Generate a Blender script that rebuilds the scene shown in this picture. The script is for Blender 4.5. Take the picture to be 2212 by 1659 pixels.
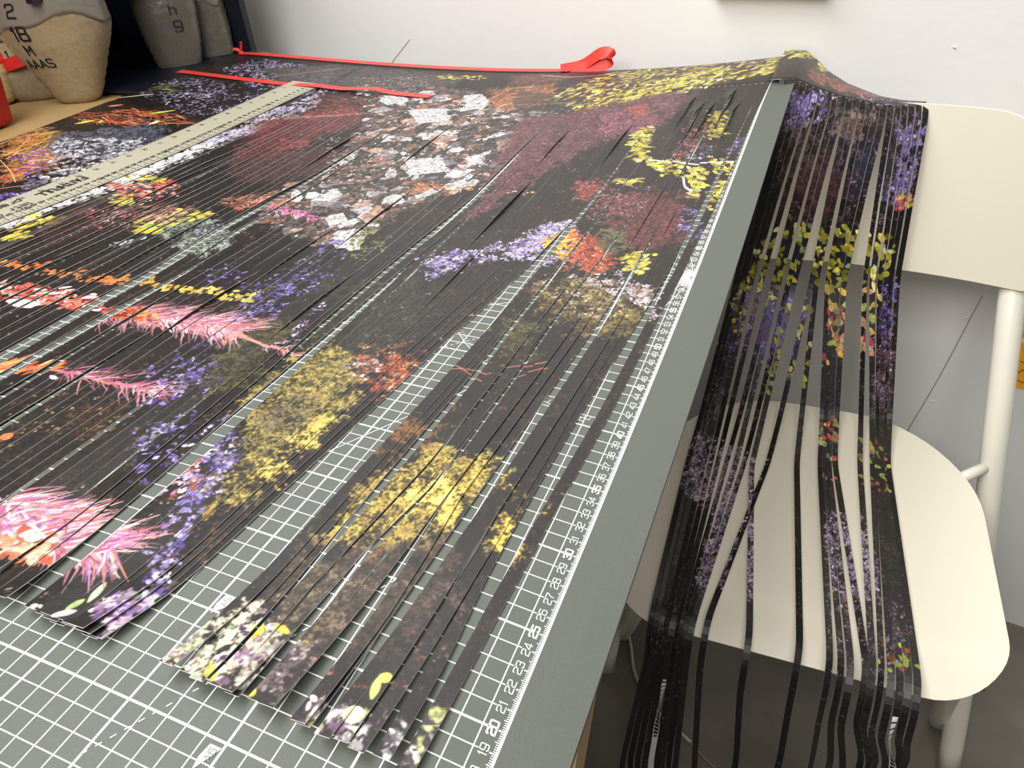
import bpy, bmesh, math, random
import numpy as np
from mathutils import Vector, Matrix

# ------------------------------------------------------------------ scene base
for o in list(bpy.data.objects):
    bpy.data.objects.remove(o)
SC = bpy.context.scene
COL = SC.collection
rnd = random.Random(7)
FLOOR = -93.0            # working units are centimetres from the mat's printed zero


def V(x, y, z):
    return Vector((x / 100.0, y / 100.0, (z - FLOOR) / 100.0))


# camera
cd = bpy.data.cameras.new('camera')
cam = bpy.data.objects.new('camera', cd)
COL.objects.link(cam)
cam.location = V(9.08668, 4.56315, 29.13677)
cam.rotation_mode = 'XYZ'
cam.rotation_euler = (0.95326, 0.07795, 0.38277)
cd.sensor_fit = 'HORIZONTAL'
cd.sensor_width = 36.0
cd.lens = 1653.094 * 36.0 / 2212.0
cd.clip_start = 0.01
SC.camera = cam

# world + lights
wd = bpy.data.worlds.new('room_ambient')
wd.use_nodes = True
wd.node_tree.nodes['Background'].inputs[0].default_value = (1.0, 0.96, 0.90, 1)
wd.node_tree.nodes['Background'].inputs[1].default_value = 0.08
SC.world = wd


def area(name, loc, target, sx, sy, power, col=(1, 1, 1)):
    l = bpy.data.lights.new(name, 'AREA')
    l.shape = 'RECTANGLE'
    l.size = sx
    l.size_y = sy
    l.energy = power
    l.color = col
    o = bpy.data.objects.new(name, l)
    COL.objects.link(o)
    o.location = V(*loc)
    d = (V(*target) - V(*loc)).normalized()
    o.rotation_euler = d.to_track_quat('-Z', 'Y').to_euler()
    return o


area('ceiling_and_fill_light', (-75, 50, 165), (-30, 80, 0), 1.6, 0.8, 30, (1.0, 0.985, 0.96))
area('ceiling_and_fill_light', (-22, -80, 140), (-12, 115, 0), 1.6, 1.0, 36, (1.0, 0.975, 0.925))  # added fill from behind the camera to brighten the wall, not a ceiling lamp

vs = SC.view_settings
vs.view_transform = 'Standard'
vs.look = 'None'
vs.gamma = 1.0
vs.use_curve_mapping = False
vs.exposure = 0.32

# ------------------------------------------------------------------ helpers


def srgb(r, g, b):
    def f(c):
        c = c / 255.0
        return c / 12.92 if c <= 0.04045 else ((c + 0.055) / 1.055) ** 2.4
    return (f(r), f(g), f(b), 1.0)


def mat(name, col, rough=0.5, metal=0.0, spec=0.5, noise=None, bump=None, trans=0.0):
    """principled material; noise=(scale, amount[, colour2]); bump=(scale, strength)"""
    m = bpy.data.materials.new(name)
    m.use_nodes = True
    nt = m.node_tree
    b = nt.nodes['Principled BSDF']
    b.inputs['Base Color'].default_value = col
    b.inputs['Roughness'].default_value = rough
    b.inputs['Metallic'].default_value = metal
    b.inputs['Specular IOR Level'].default_value = spec
    if trans:
        b.inputs['Transmission Weight'].default_value = trans
    tc = nt.nodes.new('ShaderNodeTexCoord')
    if noise:
        n = nt.nodes.new('ShaderNodeTexNoise')
        n.inputs['Scale'].default_value = noise[0]
        n.inputs['Detail'].default_value = 6
        nt.links.new(tc.outputs['Object'], n.inputs['Vector'])
        r = nt.nodes.new('ShaderNodeValToRGB')
        c2 = noise[2] if len(noise) > 2 else tuple(c * (1 - noise[1]) for c in col[:3]) + (1,)
        r.color_ramp.elements[0].color = c2
        r.color_ramp.elements[0].position = 0.3
        r.color_ramp.elements[1].color = col
        r.color_ramp.elements[1].position = 0.7
        nt.links.new(n.outputs['Fac'], r.inputs['Fac'])
        nt.links.new(r.outputs['Color'], b.inputs['Base Color'])
    if bump:
        n2 = nt.nodes.new('ShaderNodeTexNoise')
        n2.inputs['Scale'].default_value = bump[0]
        n2.inputs['Detail'].default_value = 4
        nt.links.new(tc.outputs['Object'], n2.inputs['Vector'])
        bp = nt.nodes.new('ShaderNodeBump')
        bp.inputs['Strength'].default_value = bump[1]
        bp.inputs['Distance'].default_value = 0.004
        nt.links.new(n2.outputs['Fac'], bp.inputs['Height'])
        nt.links.new(bp.outputs['Normal'], b.inputs['Normal'])
    return m


def mesh_obj(name, verts, faces, material, parent=None, smooth=False, uvs=None, mats=None, fmat=None, raw=False):
    """verts in cm (raw=False)"""
    me = bpy.data.meshes.new(name)
    vv = verts if raw else [tuple(V(*v)) for v in verts]
    me.from_pydata(vv, [], faces)
    for m in (mats or [material]):
        me.materials.append(m)
    if fmat is not None:
        me.polygons.foreach_set('material_index', fmat)
    if smooth:
        me.polygons.foreach_set('use_smooth', [True] * len(me.polygons))
    if uvs is not None:                      # per-vertex uv
        ul = me.uv_layers.new(name='UVMap')
        li = np.zeros(len(me.loops), dtype=np.int32)
        me.loops.foreach_get('vertex_index', li)
        ul.data.foreach_set('uv', np.asarray(uvs, dtype=np.float32)[li].ravel())
    me.update()
    o = bpy.data.objects.new(name, me)
    COL.objects.link(o)
    if parent is not None:
        o.parent = parent
        o.matrix_parent_inverse = parent.matrix_world.inverted() if False else Matrix.Translation(-parent.location)
    return o


def tag(o, label, cat, group=None):
    o['label'] = label
    o['category'] = cat
    if group:
        o['group'] = group
    return o


def thing(name, label, cat, loc, group=None):
    o = bpy.data.objects.new(name, None)
    COL.objects.link(o)
    o.location = V(*loc)
    o.empty_display_size = 0.05
    return tag(o, label, cat, group)


def catmull(pts, n):
    pts = np.array(pts, float)
    P = np.vstack([2 * pts[0] - pts[1], pts, 2 * pts[-1] - pts[-2]])
    out = []
    m = len(pts) - 1
    for k in range(m):
        p0, p1, p2, p3 = P[k:k + 4]
        for t in np.linspace(0, 1, n, endpoint=(k == m - 1)):
            out.append(.5 * ((2 * p1) + (-p0 + p2) * t + (2 * p0 - 5 * p1 + 4 * p2 - p3) * t * t + (-p0 + 3 * p1 - 3 * p2 + p3) * t ** 3))
    return np.array(out)


def smooth_path(key, step=.8, passes=5):
    key = np.array(key, float)
    out = [key[0]]
    for a, b in zip(key, key[1:]):
        n = max(1, int(round(np.linalg.norm(b - a) / step)))
        for i in range(1, n + 1):
            out.append(a + (b - a) * i / n)
    p = np.array(out)
    for _ in range(passes):
        q = p.copy()
        q[1:-1] = (p[:-2] + 2 * p[1:-1] + p[2:]) / 4
        p = q
    return p


def tube(name, pts, rad, material, parent=None, seg=16, n=8, caps=True, round_end=False):
    path = catmull(pts, n) if len(pts) > 2 else np.array(pts, float)
    k = len(path)
    rr = [rad] * k if np.isscalar(rad) else list(np.interp(np.linspace(0, 1, k), np.linspace(0, 1, len(rad)), rad))
    if round_end:
        d = path[-1] - path[-2]
        d /= np.linalg.norm(d)
        r0 = rr[-1]
        for a in (.35, .65, .88, 1.0):
            path = np.vstack([path, path[k - 1] + d * r0 * a])
            rr.append(r0 * math.sqrt(max(0.02, 1 - a * a)))
        k = len(path)
    verts, faces = [], []
    up = np.array([0.31, 0.23, 0.92])
    for i in range(k):
        t = path[min(i + 1, k - 1)] - path[max(i - 1, 0)]
        t /= np.linalg.norm(t) + 1e-9
        a = np.cross(t, up)
        a /= np.linalg.norm(a) + 1e-9
        b = np.cross(t, a)
        for s in range(seg):
            th = 2 * math.pi * s / seg
            verts.append(tuple(path[i] + rr[i] * (math.cos(th) * a + math.sin(th) * b)))
    for i in range(k - 1):
        for s in range(seg):
            s2 = (s + 1) % seg
            faces.append((i * seg + s, i * seg + s2, (i + 1) * seg + s2, (i + 1) * seg + s))
    if caps:
        faces.append(tuple(range(seg - 1, -1, -1)))
        faces.append(tuple((k - 1) * seg + s for s in range(seg)))
    return mesh_obj(name, verts, faces, material, parent, smooth=True)


def box(name, x0, x1, y0, y1, z0, z1, material, parent=None, bevel=0.0):
    v = [(x0, y0, z0), (x1, y0, z0), (x1, y1, z0), (x0, y1, z0), (x0, y0, z1), (x1, y0, z1), (x1, y1, z1), (x0, y1, z1)]
    f = [(3, 2, 1, 0), (4, 5, 6, 7), (0, 1, 5, 4), (1, 2, 6, 5), (2, 3, 7, 6), (3, 0, 4, 7)]
    o = mesh_obj(name, v, f, material, parent)
    if bevel:
        b = o.modifiers.new('bevel', 'BEVEL')
        b.width = bevel / 100
        b.segments = 3
    return o


# mat relief in cm (the rolled mat never lies quite flat)
HZC = [((0, 0), -0.9788), ((0, 1), -1.6904), ((0, 2), 4.2822), ((0, 3), 0.7581), ((0, 4), -3.3854), ((1, 0), -0.5075), ((1, 1), -0.2033),
       ((1, 2), -0.7623), ((1, 3), 2.0304), ((2, 0), 1.3942), ((2, 1), 2.6303), ((2, 2), -1.6756), ((3, 0), 1.2147), ((3, 1), -2.0481), ((4, 0), -0.1028)]


def hz(X, Y):
    x = np.clip(X, -3.2, 95) / 45 - 1
    y = np.clip(Y, 12.0, 124.5) / 62 - 1
    return sum(c * x ** i * y ** j for (i, j), c in HZC)


def table_z(x):
    return -2.3 - 0.02 * x


# wall line: y on the wall for a given x
def wally(x):
    return 124.9 - 0.176 * (x - 3)


WALL_N = Vector((0.176, 1.0, 0)).normalized()
# ------------------------------------------------------------------ room
M_wall = mat('wall_paint', (0.83, 0.818, 0.81, 1), 0.55, noise=(1.6, .05), bump=(55, 0.10))
M_floor = mat('floor_concrete', (0.23, 0.21, 0.175, 1), 0.42, noise=(5.0, .5), bump=(22, .12))

w0, w1 = -230, 260
wv = []
for x in (w0, w1):
    for z in (FLOOR, 190):
        wv.append((x, wally(x), z))
for x in (w0, w1):
    for z in (FLOOR, 190):
        wv.append((x + 2, wally(x) + 10, z))
wall = mesh_obj('wall_back', wv, [(0, 2, 3, 1), (4, 5, 7, 6), (1, 3, 7, 5), (0, 1, 5, 4), (2, 6, 7, 3), (0, 4, 6, 2)], M_wall)
wall['kind'] = 'structure'
wall['label'] = 'white painted plaster wall behind the table'
fl = mesh_obj('floor', [(-260, -220, FLOOR), (290, -220, FLOOR), (290, 190, FLOOR), (-260, 190, FLOOR), (-260, -220, FLOOR - 6), (290, -220, FLOOR - 6), (290, 190, FLOOR - 6), (-260, 190, FLOOR - 6)],
              [(0, 1, 2, 3), (7, 6, 5, 4), (0, 4, 5, 1), (1, 5, 6, 2), (2, 6, 7, 3), (3, 7, 4, 0)], M_floor)
fl['kind'] = 'structure'
fl['label'] = 'dark worn concrete floor'

M_crack = mat('crack_grey', srgb(168, 162, 150), .9)  # even grey of the thin wall cracks


def wall_line(name, pts, r):
    o = tube(name, [(x, wally(x) - .02, z) for x, z in pts], r, M_crack, wall, seg=6, n=4)
    return o


wall_line('crack', [(31.8, -30.2), (29.6, -45), (27.0, -59), (25.2, -70), (23.3, -80.4)], .09)
wall_line('crack', [(-67, .9), (-70, -1.6), (-72.7, -3.9)], .07)
M_chip = mat('plaster_chip', srgb(240, 238, 232), .7)
for (cx, cz) in ((26.2, -26.5), (29.5, -50), (30.6, -34), (20.5, 3.4)):
    tube('plaster_chip', [(cx, wally(cx) - .05, cz), (cx + .35, wally(cx + .35) - .12, cz - .12)], .1, M_chip, wall, seg=6)

# ------------------------------------------------------------------ table
M_wood = mat('table_wood', srgb(182, 152, 104), .45, noise=(3.0, .25), bump=(30, .03))
M_leg = mat('table_leg_steel', srgb(70, 68, 66), .5)
tab = thing('work_table', 'tan wooden work table carrying the cutting mat', 'table', (-60, 50, FLOOR))


def redge(y):
    return 2.6 - .14 * (y - 23)


pts = [(-160, -25), (redge(-25), -25), (redge(30), 30), (redge(80), 80), (redge(122), 122), (-95.6, 122), (-95.6, 132), (-160, 132)]
n = len(pts)
tv = [(x, y, table_z(x)) for x, y in pts] + [(x, y, table_z(x) - 3.2) for x, y in pts]
tf = [tuple(range(n)), tuple(range(2 * n - 1, n - 1, -1))] + [(i, i + n, (i + 1) % n + n, (i + 1) % n) for i in range(n)]
mesh_obj('tabletop', tv, tf, M_wood, tab)
for (x, y) in ((-152, -18), (-12, -18), (-24, 112), (-152, 124)):
    box('leg', x - 2.5, x + 2.5, y - 2.5, y + 2.5, FLOOR, table_z(x) - 3.2, M_leg, tab, .3)

# ------------------------------------------------------------------ cutting mat
mt = thing('cutting_mat', 'large grey cutting mat with white centimetre grid', 'cutting mat', (-40, 60, 0))


def mat_material():
    m = bpy.data.materials.new('cutting_mat_print')
    m.use_nodes = True
    nt = m.node_tree
    N, L = nt.nodes, nt.links
    b = N['Principled BSDF']
    b.inputs['Roughness'].default_value = .52
    b.inputs['Specular IOR Level'].default_value = .4
    uv = N.new('ShaderNodeUVMap')
    sp = N.new('ShaderNodeSeparateXYZ')
    L.new(uv.outputs[0], sp.inputs[0])

    def mth(op, a, bb=None, cc=None):
        nd = N.new('ShaderNodeMath')
        nd.operation = op
        for i, q in enumerate((a, bb, cc)):
            if q is None:
                continue
            if isinstance(q, (int, float)):
                nd.inputs[i].default_value = q
            else:
                L.new(q, nd.inputs[i])
        return nd.outputs[0]
    X, Y = sp.outputs[0], sp.outputs[1]

    def lines(c, period, width):
        f = mth('FRACT', mth('ADD', mth('DIVIDE', c, period), 100.5))
        d = mth('MULTIPLY', mth('ABSOLUTE', mth('SUBTRACT', f, .5)), period)
        return mth('LESS_THAN', d, width / 2)

    def rng(c, a, bb):
        return mth('MULTIPLY', mth('GREATER_THAN', c, a), mth('LESS_THAN', c, bb))

    def AND(*q):
        r = q[0]
        for k in q[1:]:
            r = mth('MULTIPLY', r, k)
        return r

    def OR(*q):
        r = q[0]
        for k in q[1:]:
            r = mth('MAXIMUM', r, k)
        return r
    yin = rng(Y, 0, 120.05)
    rows = AND(OR(lines(Y, 1, .06), lines(Y, 5, .115)), rng(X, .79, 84.2), yin)
    cols = AND(OR(lines(X, 1, .06), lines(X, 5, .115)), rng(X, .9, 84.2), yin)
    scale = AND(rng(X, -.08, .05), yin)
    t1 = AND(lines(Y, .1, .045), rng(X, 0, .17), yin)
    t5 = AND(lines(Y, .5, .05), rng(X, 0, .24), yin)
    t10 = AND(lines(Y, 1, .07), rng(X, 0, .30), yin)
    allm = OR(rows, cols, scale, t1, t5, t10)
    nz = N.new('ShaderNodeTexNoise')
    nz.inputs['Scale'].default_value = 900
    tc = N.new('ShaderNodeTexCoord')
    L.new(tc.outputs['Object'], nz.inputs['Vector'])
    rp = N.new('ShaderNodeValToRGB')
    rp.color_ramp.elements[0].color = srgb(83, 88, 82)
    rp.color_ramp.elements[1].color = srgb(92, 97, 91)
    L.new(nz.outputs['Fac'], rp.inputs['Fac'])
    mx = N.new('ShaderNodeMix')
    mx.data_type = 'RGBA'
    L.new(allm, mx.inputs[0])
    L.new(rp.outputs['Color'], mx.inputs[6])
    mx.inputs[7].default_value = srgb(243, 243, 236)
    L.new(mx.outputs[2], b.inputs['Base Color'])
    bp = N.new('ShaderNodeBump')
    bp.inputs['Strength'].default_value = .06
    bp.inputs['Distance'].default_value = .001
    L.new(nz.outputs['Fac'], bp.inputs['Height'])
    L.new(bp.outputs['Normal'], b.inputs['Normal'])
    return m


M_mat = mat_material()
M_matside = mat('mat_edge', srgb(96, 101, 97), .6)
nx, ny = 72, 96
Xs = np.linspace(-2.9, 87.5, nx)
Ys = np.linspace(-3, 124.3, ny)
verts, uvs, faces, fm = [], [], [], []
for lay in (0, -.3):
    for Y in Ys:
        for X in Xs:
            verts.append((-X, Y, float(hz(X, Y)) + lay))
            uvs.append((X, Y))
o2 = nx * ny
for j in range(ny - 1):
    for i in range(nx - 1):
        a = j * nx + i
        faces.append((a, a + nx, a + nx + 1, a + 1)); fm.append(0)
        faces.append((o2 + a, o2 + a + 1, o2 + a + nx + 1, o2 + a + nx)); fm.append(1)
for i in range(nx - 1):
    a = i; faces.append((a, a + 1, o2 + a + 1, o2 + a)); fm.append(1)
    a = (ny - 1) * nx + i; faces.append((a + 1, a, o2 + a, o2 + a + 1)); fm.append(1)
for j in range(ny - 1):
    a = j * nx; faces.append((a + nx, a, o2 + a, o2 + a + nx)); fm.append(1)
    a = j * nx + nx - 1; faces.append((a, a + nx, o2 + a + nx, o2 + a)); fm.append(1)
mesh_obj('mat_sheet', verts, faces, None, mt, smooth=False, uvs=uvs, mats=[M_mat, M_matside], fmat=fm)

# stroke lettering -----------------------------------------------------------
GL = {
    '0': [[(.15, 0), (.85, 0), (1, .2), (1, 1.2), (.85, 1.4), (.15, 1.4), (0, 1.2), (0, .2), (.15, 0)]],
    '1': [[(.25, 1.1), (.6, 1.4), (.6, 0)]],
    '2': [[(0, 1.15), (0, 1.25), (.15, 1.4), (.85, 1.4), (1, 1.25), (1, .95), (.85, .8), (.15, .6), (0, .4), (0, 0), (1, 0)]],
    '3': [[(0, 1.2), (.15, 1.4), (.85, 1.4), (1, 1.25), (1, .9), (.85, .74), (.4, .74)], [(.85, .74), (1, .58), (1, .15), (.85, 0), (.15, 0), (0, .2)]],
    '4': [[(.8, 0), (.8, 1.4), (0, .45), (0, .32), (1.05, .32)]],
    '5': [[(1, 1.4), (.05, 1.4), (.02, .8), (.85, .8), (1, .65), (1, .15), (.85, 0), (.15, 0), (0, .15)]],
    '6': [[(.95, 1.25), (.85, 1.4), (.15, 1.4), (0, 1.2), (0, .15), (.15, 0), (.85, 0), (1, .15), (1, .65), (.85, .82), (.02, .82)]],
    '7': [[(0, 1.4), (1, 1.4), (1, 1.2), (.45, .5), (.4, 0)]],
    '8': [[(.15, .74), (.05, .9), (.05, 1.25), (.18, 1.4), (.82, 1.4), (.95, 1.25), (.95, .9), (.85, .74), (.15, .74), (0, .58), (0, .15), (.15, 0), (.85, 0), (1, .15), (1, .58), (.85, .74)]],
    '9': [[(.05, .15), (.15, 0), (.85, 0), (1, .2), (1, 1.25), (.85, 1.4), (.15, 1.4), (0, 1.25), (0, .75), (.15, .58), (.98, .58)]],
    'A': [[(0, 0), (.5, 1.4), (1, 0)], [(.18, .45), (.82, .45)]],
    'H': [[(0, 0), (0, 1.4)], [(1, 0), (1, 1.4)], [(0, .7), (1, .7)]],
    'E': [[(1, 0), (0, 0), (0, 1.4), (1, 1.4)], [(0, .7), (.8, .7)]],
    'F': [[(0, 0), (0, 1.4), (1, 1.4)], [(0, .7), (.75, .7)]],
    'I': [[(.5, 0), (.5, 1.4)]],
    'T': [[(.5, 0), (.5, 1.4)], [(0, 1.4), (1, 1.4)]],
    'U': [[(0, 1.4), (0, .2), (.2, 0), (.8, 0), (1, .2), (1, 1.4)]],
    'L': [[(0, 1.4), (0, 0), (.9, 0)]],
    'M': [[(0, 0), (0, 1.4), (.5, .6), (1, 1.4), (1, 0)]],
    'S': [[(1, 1.2), (.8, 1.4), (.2, 1.4), (0, 1.2), (0, .9), (.2, .75), (.8, .65), (1, .5), (1, .2), (.8, 0), (.2, 0), (0, .2)]],
    'C': [[(1, 1.2), (.8, 1.4), (.2, 1.4), (0, 1.2), (0, .2), (.2, 0), (.8, 0), (1, .2)]],
    'm': [[(0, 0), (0, .95), (.45, .95), (.5, .8), (.5, 0)], [(.5, .8), (.6, .95), (.95, .95), (1, .8), (1, 0)]],
    't': [[(.4, 1.3), (.4, .1), (.55, 0), (.85, 0)], [(.05, .95), (.8, .95)]],
    'r': [[(.1, 0), (.1, .95)], [(.1, .7), (.4, .95), (.8, .95)]],
    'f': [[(.35, 0), (.35, 1.2), (.55, 1.4), (.85, 1.4)], [(.05, .95), (.75, .95)]],
    '(': [[(.7, 1.6), (.4, 1.2), (.35, .7), (.4, .2), (.7, -.2)]],
    'p': [[(.05, -.4), (.05, .95), (.8, .95), (.95, .8), (.95, .15), (.8, 0), (.05, 0)]],
    'e': [[(.05, .5), (.95, .5), (.95, .8), (.8, .95), (.2, .95), (.05, .8), (.05, .15), (.2, 0), (.9, 0)]],
    'c': [[(.95, .85), (.8, .95), (.2, .95), (.05, .8), (.05, .15), (.2, 0), (.8, 0), (.95, .1)]],
    'i': [[(.4, 0), (.4, .95)], [(.4, 1.2), (.4, 1.35)]],
    's': [[(.9, .85), (.7, .95), (.2, .95), (.05, .8), (.2, .5), (.8, .45), (.95, .25), (.8, 0), (.2, 0), (.05, .1)]],
    'o': [[(.2, 0), (.8, 0), (.95, .2), (.95, .75), (.8, .95), (.2, .95), (.05, .75), (.05, .2), (.2, 0)]],
    'n': [[(.05, 0), (.05, .95), (.75, .95), (.9, .8), (.9, 0)]],
    'a': [[(.1, .9), (.7, .95), (.9, .75), (.9, 0)], [(.9, .5), (.2, .5), (.05, .25), (.2, 0), (.9, .1)]],
    'l': [[(.4, 0), (.4, 1.4)]],
    'h': [[(.05, 0), (.05, 1.4)], [(.05, .75), (.3, .95), (.75, .95), (.9, .8), (.9, 0)]],
    'd': [[(.95, 0), (.95, 1.4)], [(.95, .1), (.2, 0), (.05, .2), (.05, .75), (.2, .95), (.95, .9)]],
    '-': [[(.1, .6), (.9, .6)]],
    ' ': [],
}


def seg_quad(p, q, w, ext=.5):
    dx, dy = q[0] - p[0], q[1] - p[1]
    l = math.hypot(dx, dy) or 1e-6
    ux, uy = dx / l, dy / l
    e = w * ext * .9
    a = (p[0] - ux * e, p[1] - uy * e)
    b = (q[0] + ux * e, q[1] + uy * e)
    h = w / 2
    return [(a[0] + uy * h, a[1] - ux * h), (b[0] + uy * h, b[1] - ux * h), (b[0] - uy * h, b[1] + ux * h), (a[0] - uy * h, a[1] + ux * h)]


def text_quads(s, h, wd=.62, sw=.09, gap=.22):
    """flat quads (u, v) of a stroke-drawn string, height h, baseline at 0, centred on u"""
    out, x = [], 0.0
    k = h / 1.4
    for ch in s:
        cw = wd * h * (.55 if ch in 'I1il(' else 1)
        for line in GL.get(ch, []):
            pp = [(x + a * cw, b * k) for a, b in line]
            for a, b in zip(pp, pp[1:]):
                out.append(seg_quad(a, b, sw))
        x += cw + gap * h
    tot = x - gap * h
    return [[(u - tot / 2, v) for u, v in q] for q in out], tot


class Flat:
    """collects flat printed quads lying on a surface given by a mapping function"""
    def __init__(s):
        s.v, s.f = [], []

    def quad(s, q):
        b = len(s.v)
        s.v += q
        s.f.append((b, b + 1, b + 2, b + 3))

    def poly(s, q):
        b = len(s.v)
        s.v += q
        s.f.append(tuple(range(b, b + len(q))))

    def build(s, name, m, parent):
        return mesh_obj(name, s.v, s.f, m, parent)


M_white = mat('printed_white', srgb(243, 243, 236), .55)
M_grey = mat('printed_grey', srgb(120, 124, 118), .55)


def on_mat(X, Y, lift=.02):
    return (-X, Y, float(hz(X, Y)) + lift)


nums = Flat()
for k in range(10, 95):
    bold = k % 5 == 0
    qs, tot = text_quads(str(k), .36, .72, .085 if bold else .05)
    for q in qs:        # reading direction = +Y, letter tops towards -x (greater X)
        nums.quad([on_mat(.37 + v, k + u, .015 + .002 * (i % 2)) for i, (u, v) in enumerate(q)])
nums.build('scale_numbers', M_white, mt)['kind'] = 'stuff'

lines = Flat()


def mline(X0, Y0, X1, Y1, w, dash=None):
    L = math.hypot(X1 - X0, Y1 - Y0)
    n = max(1, int(L / (dash[0] if dash else 2.0)))
    ux, uy = (X1 - X0) / L, (Y1 - Y0) / L
    if dash:
        t = 0
        while t < L:
            e = min(t + dash[0], L)
            q = seg_quad((X0 + ux * t, Y0 + uy * t), (X0 + ux * e, Y0 + uy * e), w, 0)
            lines.quad([on_mat(a, b) for a, b in reversed(q)])
            t += dash[0] + dash[1]
    else:
        for i in range(n):
            a, e = L * i / n, L * (i + 1) / n
            q = seg_quad((X0 + ux * a, Y0 + uy * a), (X0 + ux * e, Y0 + uy * e), w, 0)
            lines.quad([on_mat(c, d) for c, d in reversed(q)])


for a in range(15, 180, 15):
    if a == 90:
        continue
    c, s_ = math.cos(math.radians(a)), math.sin(math.radians(a))
    R = 34
    if a % 45 == 0:
        mline(s_ * .3, 60 - c * .3, s_ * R, 60 - c * R, .06, (.22, .2))
    elif a % 30 == 0:
        mline(s_ * .3, 60 - c * .3, s_ * R, 60 - c * R, .06)
    else:
        mline(s_ * .3, 60 - c * .3, s_ * 6, 60 - c * 6, .05)
for a in range(5, 180, 5):                     # small protractor at the 60 mark
    c, s_ = math.cos(math.radians(a)), math.sin(math.radians(a))
    mline(s_ * .4, 60 - c * .4, s_ * 1.6, 60 - c * 1.6, .04)
pr = [(19.6 * math.sin(math.radians(a)), 60 - 19.6 * math.cos(math.radians(a))) for a in range(8, 173, 2)]
for a, b in zip(pr, pr[1:]):
    mline(a[0], a[1], b[0], b[1], .05)
for a in range(8, 173):
    c, s_ = math.cos(math.radians(a)), math.sin(math.radians(a))
    mline(s_ * 19.6, 60 - c * 19.6, s_ * 19.2, 60 - c * 19.2, .035)
mline(15.0, 12.4, 9.6, 21.8, .06, (.26, .3))
mline(9.6, 21.8, 7.4, 25.6, .06, (.26, .3))
for (s, X, Y, h) in (('H', 2.1, 69.6, .8), ('F', 1.9, 40.5, .5), ('E', 3.0, 40.6, .6), ('60', 12.7, 44.1, .42)):
    qs, tot = text_quads(s, h, .8, .05)
    for q in qs:
        lines.quad([on_mat(X + v, Y + u) for u, v in q])
lines.build('angle_lines', M_white, mt)['kind'] = 'stuff'
# paper size markers: white pennants with the size in grey
for (s, X, Y) in (('A5', 14.75, 20.98), ('A6', 10.6, 14.75)):
    fl_ = Flat()
    fl_.poly([on_mat(X, Y, .022), on_mat(X - .55 if s == 'A6' else X - 1.0, Y, .022), on_mat(X, Y - 1.15, .022)][::-1])
    fl_.poly([on_mat(X, Y, .021), on_mat(X, Y - 1.15, .021), on_mat(X + .1, Y - .6, .021)][::-1])
    po = fl_.build('size_marker', M_white, mt)
    tx = Flat()
    qs, tot = text_quads(s, .3, .7, .04)
    for q in qs:
        tx.quad([on_mat(X - .42 + v, Y - .38 + u, .03) for u, v in q])
    ob = tx.build('marker_text', M_grey, po)

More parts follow.
